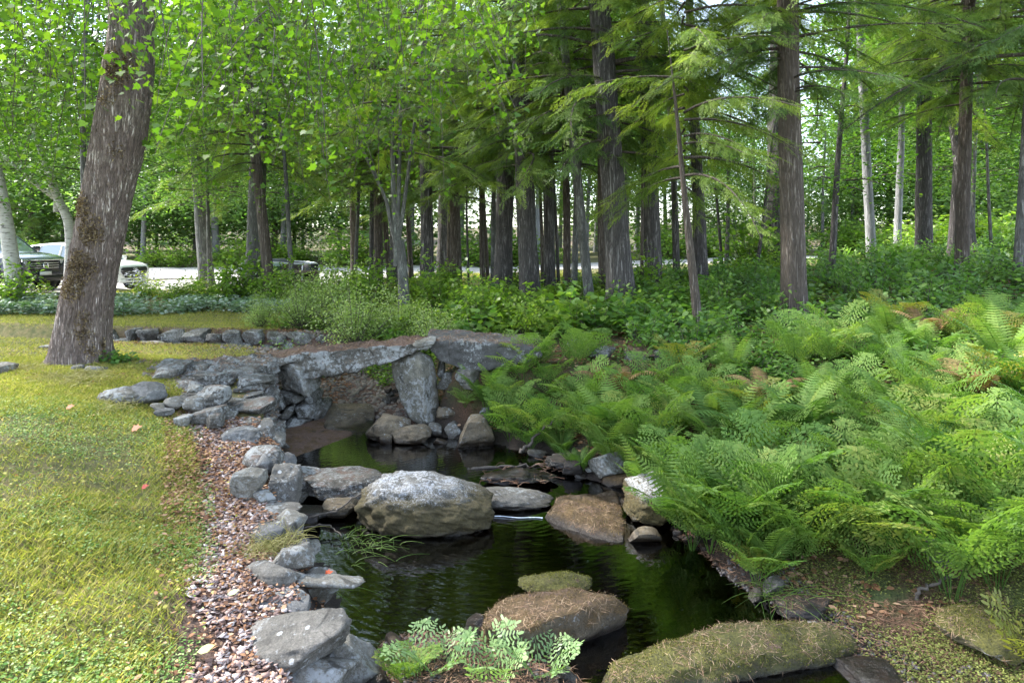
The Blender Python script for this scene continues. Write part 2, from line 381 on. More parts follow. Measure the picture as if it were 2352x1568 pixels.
up_ = updist(x, y); gravz = np.maximum(gravz, (1 - sstep(up_, 0.7, 1.1)) * (y > 8.8) * sstep(x, -8.2, -6.8))
litter = sstep(0.55 - np.hypot((x + 5.6) * 0.6, y - 8.6) + 0.5 * wob, -0.1, 0.3) * 0.7; gravz = np.maximum(gravz, litter)
mudz = 1 - sstep(D + 0.15 * wob, 0.12, 0.42); mudz = np.maximum(mudz * (y < 9.2), 0)
mudz = np.maximum(mudz, ((y < 4.6) & (x > -0.7) & (x < 0.9)).astype(float))
ca = me.color_attributes.new('zone', 'FLOAT_COLOR', 'POINT')
ca.data.foreach_set('color', np.stack([lawnz, gravz, mudz, np.ones_like(x)], 1).astype(np.float32).ravel())
g = obj('ground', me); tag(g, kind='structure')
# pale gravel drive and road beyond the trees
rm, t, b, o = new_mat('pale_gravel')
P_ = N(t, 'ShaderNodeNewGeometry').outputs['Position']
L(t, ramp(t, noise(t, P_, 2.2, 8, 0.75), [(0.3, (0.30, 0.28, 0.25)), (0.7, (0.48, 0.455, 0.42))]).outputs[0], b.inputs['Base Color'])
b.inputs['Roughness'].default_value = 0.95; bump(t, b, noise(t, P_, 40, 4), 0.4, 0.02)
def strip(name, poly_c, half, lift, mat, n=160):
    pc = np.array(poly_c, float); s = np.linspace(0, len(pc) - 1, n); cx = np.interp(s, range(len(pc)), pc[:, 0]); cyy = np.interp(s, range(len(pc)), pc[:, 1])
    hw = np.interp(s, range(len(pc)), half); T = norm(np.stack([np.gradient(cx), np.gradient(cyy)], 1)); NN = np.stack([-T[:, 1], T[:, 0]], 1)
    k = np.linspace(-1, 1, 12); wv = 1 + 0.08 * vnoise(np.stack([s * 3, s * 0, s * 0], 1), 4)[:, None]
    X = cx[:, None] + NN[:, :1] * k * hw[:, None] * wv; Yv = cyy[:, None] + NN[:, 1:] * k * hw[:, None] * wv
    Z = height(X, Yv) + lift
    V = np.stack([X, Yv, Z], -1).reshape(-1, 3); i = (np.arange(n - 1)[:, None] * 12 + np.arange(11)[None]).ravel()
    return obj(name, mesh_np(name, V, np.stack([i, i + 12, i + 13, i + 1], 1), mat, smooth=True))
tag(strip('road', [(-60, 34), (-25, 32.5), (-8, 33), (8, 34), (18, 32), (28, 29), (60, 24)], [3.4, 3.4, 3.2, 2.6, 3.0, 3.0, 3], 0.03, rm), kind='structure')
tag(strip('driveway', [(-40, 19), (-20, 22), (-13, 24), (-7, 28), (-4, 31.5)], [5, 5.5, 5, 3.5, 2.5], 0.05, rm), kind='structure')
# water
wm, t, b, o = new_mat('dark_stream_water')
t.nodes.remove(b)
P_ = N(t, 'ShaderNodeNewGeometry').outputs['Position']
mp = N(t, 'ShaderNodeMapping'); mp.inputs['Scale'].default_value = (1.0, 2.6, 1); L(t, P_, mp.inputs[0])
wv = N(t, 'ShaderNodeTexNoise'); wv.inputs['Scale'].default_value = 5.0; wv.inputs['Detail'].default_value = 3; wv.inputs['Distortion'].default_value = 0.6
L(t, mp.outputs[0], wv.inputs['Vector'])
rg = N(t, 'ShaderNodeTexWave'); rg.wave_type = 'RINGS'; rg.rings_direction = 'Z'; rg.inputs['Scale'].default_value = 4.5; rg.inputs['Distortion'].default_value = 2.5; rg.inputs['Detail'].default_value = 2
mp2 = N(t, 'ShaderNodeMapping'); mp2.inputs['Location'].default_value = (-0.05, -6.45, 0); L(t, P_, mp2.inputs[0]); L(t, mp2.outputs[0], rg.inputs['Vector'])
hh = math_(t, 'ADD', wv.outputs['Fac'], math_(t, 'MULTIPLY', rg.outputs['Fac'], 0.16))
bn = bump(t, None, hh, 0.075, 0.03)
gl = N(t, 'ShaderNodeBsdfGlossy'); gl.inputs['Roughness'].default_value = 0.01; gl.inputs['Color'].default_value = (1, 1, 1, 1); L(t, bn, gl.inputs['Normal'])
tr = N(t, 'ShaderNodeBsdfTransparent'); tr.inputs['Color'].default_value = (0.17, 0.105, 0.055, 1)
fr = N(t, 'ShaderNodeFresnel'); fr.inputs['IOR'].default_value = 1.36; L(t, bn, fr.inputs['Normal'])
ms = N(t, 'ShaderNodeMixShader'); L(t, math_(t, 'MULTIPLY_ADD', fr.outputs[0], 1.9, 0.02), ms.inputs[0]); L(t, tr.outputs[0], ms.inputs[1]); L(t, gl.outputs[0], ms.inputs[2])
L(t, ms.outputs[0], o.inputs[0])
V = np.array([(-3.6, 1.8, 0), (3.4, 1.8, 0), (3.4, 10, 0), (-3.6, 10, 0)], float)
tag(obj('stream_water', mesh_np('stream_water', V, np.array([[0, 1, 2, 3]]), wm)), kind='structure')
# ------------------------------------------------------------------ rocks
_ico = {}
def ico(sub):
    if sub not in _ico:
        bm = bmesh.new(); bmesh.ops.create_icosphere(bm, subdivisions=sub, radius=1)
        _ico[sub] = (np.array([v.co[:] for v in bm.verts]), np.array([[v.index for v in f.verts] for f in bm.faces])); bm.free()
    return _ico[sub]
def rock_arr(seed, sub=5, box=0.55, cuts=7, rough=1.0, cutdeep=(0.55, 0.85), low=.09):
    r = np.random.default_rng(seed); P, F = ico(sub); P = P.copy()
    P = np.sign(P) * np.abs(P) ** (1 - 0.55 * box); P = P / np.max(np.abs(P), axis=1, keepdims=True) ** (box * 0.8) / np.linalg.norm(P, axis=1, keepdims=True) ** (1 - box * 0.8) if box else P
    for k in range(cuts):
        n = norm(r.normal(size=3) * np.array([1, 1, 0.8])); s = P @ n; d = r.uniform(*cutdeep) * np.max(s)
        P = P - np.clip(s - d, 0, None)[:, None] * n * 0.93
    nn = norm(P); q = P * 1.1 + r.uniform(-50, 50, 3)
    P = P + nn * (fbm(q, 3, seed) * low + fbm(q * 5, 4, seed + 3, g=0.62) * 0.032 * rough + np.abs(fbm(q * 2.3, 3, seed + 5)) * -0.05 * rough)[:, None]
    lo, hi = P.min(0), P.max(0); P = (P - (lo + hi) / 2) / (hi - lo)
    return P, F
def rock(name, label, x0, y0, x1, y1, mat, Y=None, zb=None, D=None, seed=1, sink=0.15, tilt=0, tilty=0, box=0.55, cuts=7, rough=1, sub=5,
         parent=None, cat='rock', group=None, flat=False, yaw=0):
    """box x0..y1 in the 2352-wide picture; stands at depth Y, or with its foot on height zb / on the ground"""
    cx = (x0 + x1) / 2
    if Y is None:
        if zb is None: _, Yf, zb = ground_hit(cx, y1)
        else: Yf = (EYE - zb) * FP / (y1 - HY)
        W = (x1 - x0) / FP * Yf; DD = D or W * 0.8
        Yc = Yf + DD / 2; W = (x1 - x0) / FP * (Yf + DD * 0.3)
        ztop = EYE + (HY - y0) / FP * (Yc + (DD * 0.42 if flat else 0.05 * DD)); H = max(ztop - zb, 0.03)
    else:
        W = (x1 - x0) / FP * Y; DD = D or W * 0.8; Yc = Y + DD / 2
        zb = EYE + (HY - y1) / FP * Y; H = (y1 - y0) / FP * Y; sink = 0.0
    P, F = rock_arr(seed, sub, box, cuts, rough, (.5, .8) if box > .6 else (.55, .85), .03 if box > .6 else .09)
    Z = P[:, 2].copy(); P = P * np.array([W, DD, H * (1 + sink)])
    if yaw:
        c_, s_ = math.cos(yaw), math.sin(yaw); P = np.stack([P[:, 0] * c_ - P[:, 1] * s_, P[:, 0] * s_ + P[:, 1] * c_, P[:, 2]], 1)
        P[:, 0] *= W / np.ptp(P[:, 0])
    zt = (Z + 0.5)
    P[:, 2] += zt * (tilt * P[:, 0] + tilty * P[:, 1])
    P[:, 2] += -P[:, 2].max() + H
    me = mesh_np(name, P, F, mat, smooth=True)
    Xc = (cx - 1176) / FP * (Yc if Y is None else Y + 0.0)
    o = obj(name, me)
    if parent is not None:
        o.parent = parent; o.location = Vector((Xc, Yc, zb)) - parent.location
    else:
        o.location = (Xc, Yc, zb); tag(o, label, cat, group)
    return o
def hullrock(name, pts, mat, parent=None, label=None, cat='rock', vox=0.022, amp=0.02, seed=0, ridge=0.5, smooth_it=4, group=None):
    """weathered block from the convex hull of world points"""
    pts = np.array(pts, float); c0 = np.array([pts[:, 0].mean(), pts[:, 1].mean(), pts[:, 2].min()])
    bm = bmesh.new(); vs_ = [bm.verts.new(p - c0) for p in pts]; r = bmesh.ops.convex_hull(bm, input=vs_)
    bmesh.ops.delete(bm, geom=[v for v in bm.verts if not v.link_faces], context='VERTS')
    bmesh.ops.triangulate(bm, faces=bm.faces[:]); me = bpy.data.meshes.new(name); bm.to_mesh(me); bm.free()
    o = bpy.data.objects.new(name, me); C.objects.link(o)
    md = o.modifiers.new('r', 'REMESH'); md.mode = 'VOXEL'; md.voxel_size = vox
    s = o.modifiers.new('s', 'SMOOTH'); s.iterations = smooth_it; s.factor = 0.5
    dg = bpy.context.evaluated_depsgraph_get(); me2 = bpy.data.meshes.new_from_object(o.evaluated_get(dg))
    o.modifiers.clear(); o.data = me2; bpy.data.meshes.remove(me)
    n = len(me2.vertices); P = np.empty(n * 3, np.float32); me2.vertices.foreach_get('co', P); P = P.reshape(-1, 3).astype(float)
    Nn = np.empty(n * 3, np.float32); me2.vertices.foreach_get('normal', Nn); Nn = Nn.reshape(-1, 3)
    q = P + seed * 3.7
    dsp = fbm(q * 2.5, 3, seed) * amp + fbm(q * np.array([8, 8, 22]), 4, seed + 2, g=0.6) * amp * ridge - np.abs(fbm(q * np.array([3, 3, 9]), 3, seed + 4)) * amp * ridge
    P = P + Nn * dsp[:, None]; me2.vertices.foreach_set('co', P.astype(np.float32).ravel())
    me2.polygons.foreach_set('use_smooth', np.ones(len(me2.polygons), bool)); me2.update()
    me2.materials.clear(); me2.materials.append(mat)
    if parent is not None: o.parent = parent; o.location = Vector(c0) - parent.location
    else: o.location = c0; tag(o, label, cat, group)
    return o
GREY = stonemat('grey_stone', (0.080, 0.073, 0.060), (0.212, 0.195, 0.163), lichen=0.35, spots=0.3)
BLUE = stonemat('blue_grey_stone', (0.085, 0.085, 0.081), (0.191, 0.187, 0.176), lichen=0.1, spots=0.15)
SPOT = stonemat('spotted_grey_stone', (0.080, 0.074, 0.062), (0.196, 0.182, 0.157), lichen=0.25, spots=0.8)
PALE = stonemat('pale_lichen_stone', (0.090, 0.083, 0.064), (0.233, 0.215, 0.176), lichen=0.4, spots=0.5, speck=.4)
LICH = stonemat('lichen_crusted_granite', (0.064, 0.060, 0.048), (0.254, 0.240, 0.211), lichen=0.25, spots=0.2, speck=.85, moss=1.15, mosslow=True,
                lcol=(0.42, 0.43, 0.44), mosscol=((0.022, 0.019, 0.006), (0.095, 0.075, 0.028)), wetline=0.03, bstr=0.9)
LEDGE = stonemat('layered_lichen_ledge', (0.042, 0.040, 0.033), (0.170, 0.155, 0.128), lichen=0.45, spots=0.4, speck=.35, strata=0.8, needles=0.28, bstr=1.0)
WALLS = stonemat('dark_dry_stone', (0.037, 0.035, 0.028), (0.127, 0.118, 0.097), lichen=0.35, spots=0.3, speck=.45, strata=0.35, bstr=0.9)
DECK = stonemat('needle_strewn_slab', (0.053, 0.050, 0.041), (0.170, 0.157, 0.132), lichen=0.6, spots=0.4, strata=0.35, needles=1.0, bstr=0.8)
PIER = stonemat('smooth_pier_stone', (0.080, 0.075, 0.057), (0.212, 0.200, 0.158), lichen=0.45, spots=0.3, wetline=0.12, bstr=0.4)
BROWN = stonemat('brown_wet_stone', (0.06, 0.045, 0.026), (0.21, 0.165, 0.105), lichen=0.1, moss=0.12, spots=0.15, speck=.1, wetline=0.07)
MOSSY = stonemat('mossy_boulder', (0.064, 0.050, 0.031), (0.191, 0.150, 0.101), lichen=0.15, moss=0.85, needles=0.25,
                 mosscol=((0.04, 0.026, 0.009), (0.15, 0.094, 0.036)), spots=0.0, wetline=0.05, bstr=1.0)
GREENM = stonemat('green_mossy_stone', (0.064, 0.055, 0.026), (0.212, 0.180, 0.106), lichen=0.25, moss=0.9, needles=0.12,
                  mosscol=((0.028, 0.03, 0.007), (0.14, 0.13, 0.025)), spots=0.2, wetline=0.03, bstr=1.0)
CAPR = stonemat('white_capped_boulder_stone', (0.085, 0.075, 0.053), (0.318, 0.300, 0.255), lichen=0.95, moss=1.15, mosslow=True,
                mosscol=((0.028, 0.024, 0.007), (0.11, 0.088, 0.028)), spots=0.4, wetline=0.05, lcol=(0.40, 0.41, 0.42))
DARKR = stonemat('dark_wet_stone', (0.021, 0.018, 0.014), (0.095, 0.075, 0.057), lichen=0.1, spots=0.05, wetline=0.12, needles=0.3)
G1 = 'stones edging the lawn above the pool'; G2 = 'boulders standing in the stream'
R = rock
# foreground edging, from the camera outwards
R('boulder', 'pale grey lichen stone in the bottom corner, lowest of the stones edging the lawn', 590, 1512, 815, 1640, PALE, zb=.12, D=.45, seed=11, cuts=5, group=G1, tilt=-.1)
R('boulder', 'large flat slanted grey slab with white lichen spots, widest of the edging stones', 545, 1412, 806, 1556, SPOT, zb=.24, D=.42, seed=12, box=.35, cuts=6, tilt=.16, tilty=.25, group=G1)
R('boulder', 'rough speckled grey boulder dropping to the water behind the large flat slab', 745, 1448, 892, 1600, PALE, zb=.0, D=.4, seed=13, cuts=6, group=G1, tilt=-.5)
R('boulder', 'blue grey angular stone just above the large slanted slab', 575, 1366, 716, 1456, BLUE, zb=.24, D=.28, seed=14, cuts=9, group=G1)
R('boulder', 'rounded grey boulder with one white lichen patch beside the jutting slab', 551, 1291, 700, 1382, SPOT, zb=.3, D=.3, seed=15, box=.3, cuts=4, group=G1)
hullrock('stone_slab', [ray(x, y, Y) for x, y, Y in ((688, 1312, 4.5), (830, 1322, 4.6), (842, 1334, 4.5), (815, 1349, 4.42), (690, 1345, 4.35), (680, 1335, 4.35),
         (690, 1325, 4.7), (820, 1328, 4.7), (690, 1350, 4.4), (810, 1350, 4.45))], PALE, label='narrow pale flat slab jutting out over the pool', cat='rock', vox=.012, amp=.012, seed=3, group=G1)
R('boulder', 'small white grey stone wedged under the jutting slab', 706, 1344, 772, 1372, PALE, Y=4.5, D=.15, seed=16, sub=4, group=G1)
R('boulder', 'flat grey slab leaning beside the dry grass tuft', 528, 1190, 672, 1244, SPOT, zb=.40, D=.34, seed=17, box=.5, cuts=7, tilt=.1, flat=True, group=G1)
R('boulder', 'low grey slab between the leaning slab and the tall block', 580, 1150, 690, 1196, GREY, zb=.40, D=.32, seed=18, flat=True, group=G1)
R('boulder', 'grey block under the dry grass tuft at the pool edge', 640, 1180, 692, 1258, GREY, zb=.2, D=.24, seed=118, group=G1)
R('boulder', 'tall dark grey block with white specks standing over the pool edge', 606, 1066, 692, 1192, SPOT, zb=.15, D=.34, seed=19, box=.7, cuts=8, group=G1)
R('boulder', 'speckled pale stone leaning on the tall dark block', 534, 1072, 614, 1150, PALE, zb=.45, D=.24, seed=20, cuts=8, group=G1)
R('boulder', 'thin lichen stone low at the water beside the dry grass tuft', 630, 1236, 738, 1292, PALE, zb=.12, D=.25, seed=21, cuts=7, flat=True, group=G1)
R('boulder', 'weathered ledge stone between the tall block and the smooth blue boulder', 562, 1026, 650, 1086, LEDGE, zb=.45, D=.35, seed=22, group=G1)
R('boulder', 'smooth blue grey boulder below the layered ledge', 512, 980, 606, 1034, BLUE, zb=.50, D=.4, seed=23, box=.25, cuts=4, group=G1)
R('boulder', 'grey lichen stone standing at the pool edge behind the tall dark block', 655, 1078, 735, 1130, LEDGE, zb=.1, D=.4, seed=24, group=G1)
# stones on the ledge left of the bridge
G3 = 'stones on the ledge left of the bridge'
R('boulder', 'oval striped grey boulder at the edge of the lawn, leftmost on the ledge', 234, 884, 346, 934, GREY, zb=.78, D=.5, seed=31, box=.1, cuts=2, group=G3)
R('boulder', 'smooth pale grey boulder just right of the oval striped one', 304, 876, 388, 930, BLUE, zb=.78, D=.5, seed=32, box=.1, cuts=3, tilt=-.25, group=G3)
R('boulder', 'small round grey stone in front of the ledge', 378, 908, 432, 942, GREY, zb=.75, D=.25, seed=33, box=.1, cuts=3, group=G3, sub=4)
R('boulder', 'smooth grey stone next to the small round one in front of the ledge', 424, 908, 476, 946, GREY, zb=.74, D=.25, seed=34, box=.3, group=G3, sub=4)
R('boulder', 'needle covered stone in the middle of the ledge', 450, 884, 528, 936, LEDGE, zb=.76, D=.35, seed=35, group=G3)
R('boulder', 'small white round stone lying on the ledge', 426, 884, 466, 902, PALE, zb=.84, D=.15, seed=36, group=G3, sub=4)
R('boulder', 'long wedge shaped lichen stone in front of the ledge', 430, 930, 522, 968, LEDGE, zb=.70, D=.3, seed=37, tilt=.3, group=G3)
R('boulder', 'dark low stone below the wedge shaped one', 470, 948, 514, 984, LEDGE, zb=.66, D=.25, seed=38, group=G3)
R('boulder', 'small triangular pale stone among the chips under the ledge', 396, 950, 444, 980, PALE, zb=.68, D=.18, seed=39, cuts=9, group=G3, sub=4)
R('boulder', 'little pale lichen stone at the lawn edge below the smooth boulder', 342, 926, 384, 946, PALE, zb=.76, D=.15, seed=40, group=G3, sub=4)
R('boulder', 'small flat stone between the lawn and the triangular one', 356, 938, 400, 956, BLUE, zb=.74, D=.15, seed=41, group=G3, sub=4)
hullrock('rock_ledge', [(-5.15, 8.8, .75), (-5.0, 8.35, .78), (-4.2, 7.7, .7), (-3.3, 7.9, .5), (-3.02, 8.5, .2), (-3.02, 8.95, .2), (-5.1, 9.1, .86), (-4.2, 9.3, .97), (-3.5, 9.25, .99), (-3.1, 9.1, .97),
         (-3.1, 8.75, .93), (-3.55, 8.3, .84), (-4.4, 8.3, .86), (-3.3, 8.0, .0), (-3.1, 8.5, -.1), (-5, 8.8, .3), (-4.2, 7.9, .3), (-4.0, 9.4, .3)], LEDGE,
         label='long layered rock ledge with white lichen leading up to the bridge', cat='rock ledge', vox=.025, amp=.06, seed=5, ridge=.8, smooth_it=2)
for k, (a, b_, c_, d_, lab, sd) in enumerate(((500, 918, 602, 958, 'upper layered block at the end of the ledge above the water', 43), (488, 952, 604, 996, 'lower layered block at the end of the ledge above the water', 44),
      (560, 990, 628, 1040, 'dark block at the foot of the ledge by the pool', 45), (520, 872, 602, 924, 'grey angular block leaning on the top of the ledge end', 46), (430, 862, 520, 890, 'flat lichen block lying along the ledge', 47))):
    R('boulder', lab, a, b_, c_, d_, LEDGE, Y=(7.75, 7.45, 7.3, 8.05, 8.1)[k], D=(.75, .7, .5, .6, .5)[k], seed=sd, box=.85, cuts=6, rough=1.6, group=G3)
hullrock('rock_ledge', [(-3.45, 8.4, .80), (-3.08, 8.6, .84), (-2.80, 7.95, .72), (-2.58, 7.35, .52), (-3.0, 7.15, .54), (-3.4, 7.6, .66), (-3.5, 7.9, .72), (-2.62, 7.35, -.1), (-2.85, 8.0, -.1), (-3.1, 8.6, -.1), (-3.4, 8.3, .0), (-3.2, 7.3, .1)], LEDGE,
         label='stepped dark ledge end dropping to the pool left of the bridge', cat='rock ledge', vox=.02, amp=.05, seed=6, ridge=.9, smooth_it=2)
# bridge
br = empty('stone_bridge', (-2.0, 9.2, 0.0), 'low old bridge of long needle strewn stone slabs on a standing stone pier', 'bridge')
def slab(name, front, Yf, Yb, mat, dz=0, **k):
    pts = [ray(x, y, (Yf if np.isscalar(Yf) else Yf[i])) for i, (x, y) in enumerate(front)]
    pts += [(p[0], p[1] + (Yb if np.isscalar(Yb) else Yb[i]), p[2] + dz) for i, p in enumerate(pts[:len(front)])]
    return hullrock(name, pts, mat, br, **k)
slab('deck_slab', [(662, 814), (694, 809), (850, 797), (948, 790), (1000, 784), (990, 800), (954, 810), (915, 828), (800, 854), (700, 877), (672, 856)], 9.0, .72, DECK, .0, seed=7, amp=.03, ridge=.9)
slab('deck_slab', [(520, 838), (600, 830), (690, 812), (697, 818), (690, 830), (640, 839), (560, 848)], 8.93, .75, DECK, .0, seed=8, amp=.022)
slab('deck_slab', [(975, 782), (1060, 781), (1200, 790), (1240, 800), (1250, 815), (1215, 834), (1159, 846), (1110, 856), (1061, 850), (1006, 830), (980, 800)], 9.15, .6, stonemat('plain_end_slab', (0.05, 0.048, 0.044), (0.13, 0.126, 0.118), lichen=.25, spots=.2, needles=.3, bstr=.9), .06, seed=9, amp=.025)
slab('cap_stone', [(946, 792), (985, 781), (1000, 784), (996, 792), (960, 799)], 8.98, .3, PALE, .03, seed=10, amp=.012, vox=.015)
hullrock('pier', [ray(*p) for p in ((899, 829, 9.25), (960, 803, 9.12), (993, 822, 9.3), (1006, 900, 9.3), (1010, 950, 9.25), (988, 1004, 9.0), (968, 835, 8.95), (984, 990, 8.92), (940, 962, 9.1), (915, 910, 9.2), (899, 857, 9.25),
      (905, 829, 9.75), (985, 822, 9.75), (1000, 960, 9.7), (950, 960, 9.7))], PIER, br, seed=11, amp=.02, ridge=.35)
AB = [(596, 834, 710, 915, 8.9, .8), (600, 905, 650, 950, 8.95, .6), (636, 908, 692, 938, 8.95, .6), (636, 936, 670, 968, 8.95, .6), (600, 945, 645, 1000, 8.9, .6), (640, 966, 702, 998, 8.9, .5),
      (664, 934, 716, 972, 9.0, .6), (684, 922, 722, 950, 9.15, .6), (705, 934, 740, 976, 9.2, .6), (704, 962, 756, 984, 9.3, .5), (672, 898, 716, 930, 9.1, .7), (600, 990, 640, 1022, 8.7, .5), (560, 850, 612, 900, 8.95, .8)]
for k, (a, b_, c_, d_, yy, dd) in enumerate(AB):
    R('abutment_stone', None, a, b_, c_, d_, PALE if k == 0 else WALLS, Y=yy, D=dd, seed=50 + k, box=.8, cuts=12, rough=1.2, sub=5 if k == 0 else 4, parent=br)
for k, (a, b_, c_, d_, yy) in enumerate([(1012, 858, 1050, 925, 9.25), (1006, 926, 1030, 982, 9.15), (1045, 845, 1085, 880, 9.3), (1000, 820, 1020, 870, 9.3), (1040, 880, 1100, 940, 9.4), (1085, 850, 1150, 900, 9.5), (1095, 890, 1170, 960, 9.35),
                                  (1140, 850, 1200, 900, 9.5), (1150, 890, 1220, 960, 9.4)]):
    R('abutment_stone', None, a, b_, c_, d_, WALLS, Y=yy, D=.5, seed=70 + k, box=.7, cuts=8, rough=1.3, sub=4, parent=br)
# boulders in the stream
R('boulder', 'largest boulder in the pool, white with lichen on top and brown below', 812, 1088, 1142, 1240, LICH, zb=.0, D=.8, seed=201, box=.1, cuts=3, rough=1.5, group=G2, sink=.5, tilt=-.22, sub=6)
R('boulder', 'flat lichen topped rock just behind the largest boulder', 688, 1066, 884, 1160, LEDGE, zb=.05, D=.7, seed=82, box=.6, group=G2, flat=True)
R('boulder', 'low grey rock with a hollow top right behind the white lip of water', 1084, 1122, 1275, 1178, GREY, zb=.0, D=.45, seed=83, box=.2, cuts=5, group=G2, tilt=-.05)
hullrock('boulder', [(p[0], p[1], p[2]) for p in (ray(1250, 1184, 6.3), ray(1284, 1136, 6.75), ray(1410, 1130, 6.9), ray(1428, 1150, 6.6), ray(1420, 1200, 6.1), ray(1434, 1225, 5.85), ray(1432, 1262, 5.7),
      ray(1385, 1252, 5.8), ray(1300, 1222, 6.05), ray(1330, 1180, 6.1))] + [(.3, 6.1, -.2), (.95, 5.7, -.2), (1.05, 6.8, -.2), (.45, 6.9, -.2)], MOSSY, label='angular brown mossy boulder right of the white lip of water', cat='rock', vox=.02, amp=.025, seed=21, ridge=.5, group=G2)
R('boulder', 'round boulder with a white lichen cap and mossy sides under the ferns', 1430, 1086, 1590, 1222, CAPR, zb=.0, D=.7, seed=85, box=.15, cuts=4, group=G2, sub=6)
R('boulder', 'small dark mossy stone between the two mossy boulders and the ferns', 1440, 1212, 1518, 1250, BROWN, zb=.0, D=.2, seed=86, group=G2, sub=4)
def pz(dx, dy, z): Y = (EYE - z) * FP / (dy - HY); return ((dx - 1176) / FP * Y, Y, z)
hullrock('boulder', [pz(1108, 1500, .03), pz(1225, 1500, .05), pz(1330, 1452, .09), pz(1432, 1412, .10), pz(1446, 1394, .13), pz(1112, 1440, .2), pz(1210, 1440, .24), pz(1100, 1470, .1), pz(1330, 1400, .24), pz(1195, 1356, .25), pz(1330, 1350, .25), pz(1408, 1372, .2),
      pz(1112, 1402, .2), pz(1150, 1372, .22), (-.25, 4.35, -.2), (.1, 4.35, -.2), (.7, 4.6, -.2), (.7, 4.9, -.2), (0, 5.0, -.2), (-.2, 4.7, -.2)], MOSSY, label='broad flat brown mossy boulder in the front of the pool', cat='rock', vox=.016, amp=.022, seed=41, ridge=.35, smooth_it=8, group=G2)
R('boulder', 'peaked mossy rock just behind the broad mossy boulder', 1188, 1312, 1362, 1384, GREENM, zb=.0, D=.3, seed=88, box=.1, cuts=6, group=G2, sub=5)
def log_stone():
    L0 = np.array([(.48, 3.95, -.09), (.6, 4.0, -.02), (.85, 4.06, .0), (1.2, 4.16, .02), (1.6, 4.26, .02), (1.95, 4.3, .02), (2.18, 4.32, -.0)])
    pts = []
    for k, p in enumerate(L0):
        r = [.05, .13, .17, .18, .17, .16, .09][k]
        for a in range(8):
            th = a * math.pi / 4; pts.append((p[0], p[1] + r * 1.2 * math.cos(th), p[2] + r * .72 * math.sin(th)))
    hullrock('boulder', pts, GREENM, label='long log shaped green mossy stone across the bottom right of the pool', cat='rock', vox=.018, amp=.022, seed=31, ridge=.7, group=G2)
log_stone()
R('boulder', 'dark needle strewn stone above the right end of the long mossy stone', 1778, 1372, 1916, 1440, DARKR, zb=.03, D=.35, seed=90, box=.3, group=G2)
R('boulder', 'brown moss rimmed stone in the water at the bottom right', 2046, 1476, 2222, 1556, BROWN, zb=.0, D=.4, seed=91, box=.2, cuts=5, group=G2)
R('boulder', 'green mossy boulder with a bare white patch near the right edge', 2165, 1415, 2345, 1545, GREENM, zb=.08, D=.5, seed=92, box=.2, cuts=4, group=G2)
R('boulder', 'grey stone showing between the ferns and the moss on the right bank', 2120, 1214, 2215, 1310, BLUE, zb=.3, D=.35, seed=93, box=.4, group=G2)
R('boulder', 'dark wet stone at the bottom edge right of the long mossy stone', 1925, 1530, 2060, 1600, DARKR, zb=-.02, D=.3, seed=94, group=G2)
R('boulder', 'dark stones in the trickle beside the needle strewn stone', 1905, 1425, 2010, 1480, DARKR, zb=.0, D=.3, seed=95, group=G2)
R('boulder', 'small pale stone peeping over the long mossy stone', 1842, 1434, 1892, 1452, PALE, zb=.08, D=.1, seed=96, group=G2, sub=4)
R('boulder', 'grey stone standing under the fern fronds behind the white capped boulder', 1352, 1036, 1435, 1106, PALE, zb=.05, D=.35, seed=97, box=.5, group=G2)
R('boulder', 'low mossy stone in front of the grey one under the ferns', 1380, 1084, 1462, 1122, MOSSY, zb=.0, D=.3, seed=98, group=G2, sub=4)
R('boulder', 'flat topped brown rock under the fern at the right side of the bridge pier', 1050, 952, 1138, 1030, BROWN, zb=.0, D=.5, seed=99, box=.7, group=G2)
R('boulder', 'rounded brown rock between the block and the pier', 838, 946, 945, 1018, BROWN, zb=.0, D=.5, seed=100, box=.4, cuts=5, group=G2)
R('boulder', 'triangular brown rock at the foot of the pier', 896, 974, 992, 1024, BROWN, zb=.0, D=.35, seed=101, box=.1, cuts=8, group=G2)
hullrock('boulder', [ray(*p) for p in ((722, 962, 9.5), (765, 928, 9.7), (850, 930, 9.9), (862, 940, 9.6), (856, 1004, 9.0), (748, 982, 8.95), (724, 975, 9.3), (760, 924, 10.1), (850, 925, 10.2), (745, 1005, 9.0), (850, 1010, 9.0))], BROWN,
         label='large squared brown block under the bridge', cat='rock', seed=14, amp=.015, group=G2)
R('boulder', 'small brown stone at the waterline left of the triangular rock', 872, 992, 902, 1020, BROWN, zb=.0, D=.15, seed=102, group=G2, sub=4)
R('boulder', 'wet stone low behind the flat rock at the left water edge', 655, 1168, 760, 1200, DARKR, zb=.02, D=.3, seed=103, group=G2)
R('boulder', 'brown stone wedged left of the largest boulder', 740, 1146, 822, 1192, BROWN, zb=.02, D=.3, seed=104, group=G2)
R('boulder', 'small blue grey pebble beside the sticks at the left water edge', 706, 1178, 736, 1198, BLUE, zb=.05, D=.12, seed=105, group=G2, sub=4)
hullrock('submerged_slab', [(-3.05, 8.7, .10), (-2.6, 9.35, .11), (-2.15, 9.1, .03), (-1.75, 8.1, -.10), (-2.1, 7.5, -.12), (-2.6, 7.5, -.05), (-2.9, 8.0, .05), (-3.0, 8.7, -.25), (-1.8, 8.1, -.3), (-2.2, 7.6, -.3), (-2.1, 9.0, -.25)],
         stonemat('leaf_stained_slab', (0.05, 0.03, 0.012), (0.15, 0.085, 0.035), lichen=0.0, spots=0.05, needles=.5, wetline=-.03), label='leaf stained flat slab awash at the foot of the left abutment', cat='rock', seed=15, amp=.005, group=G2)
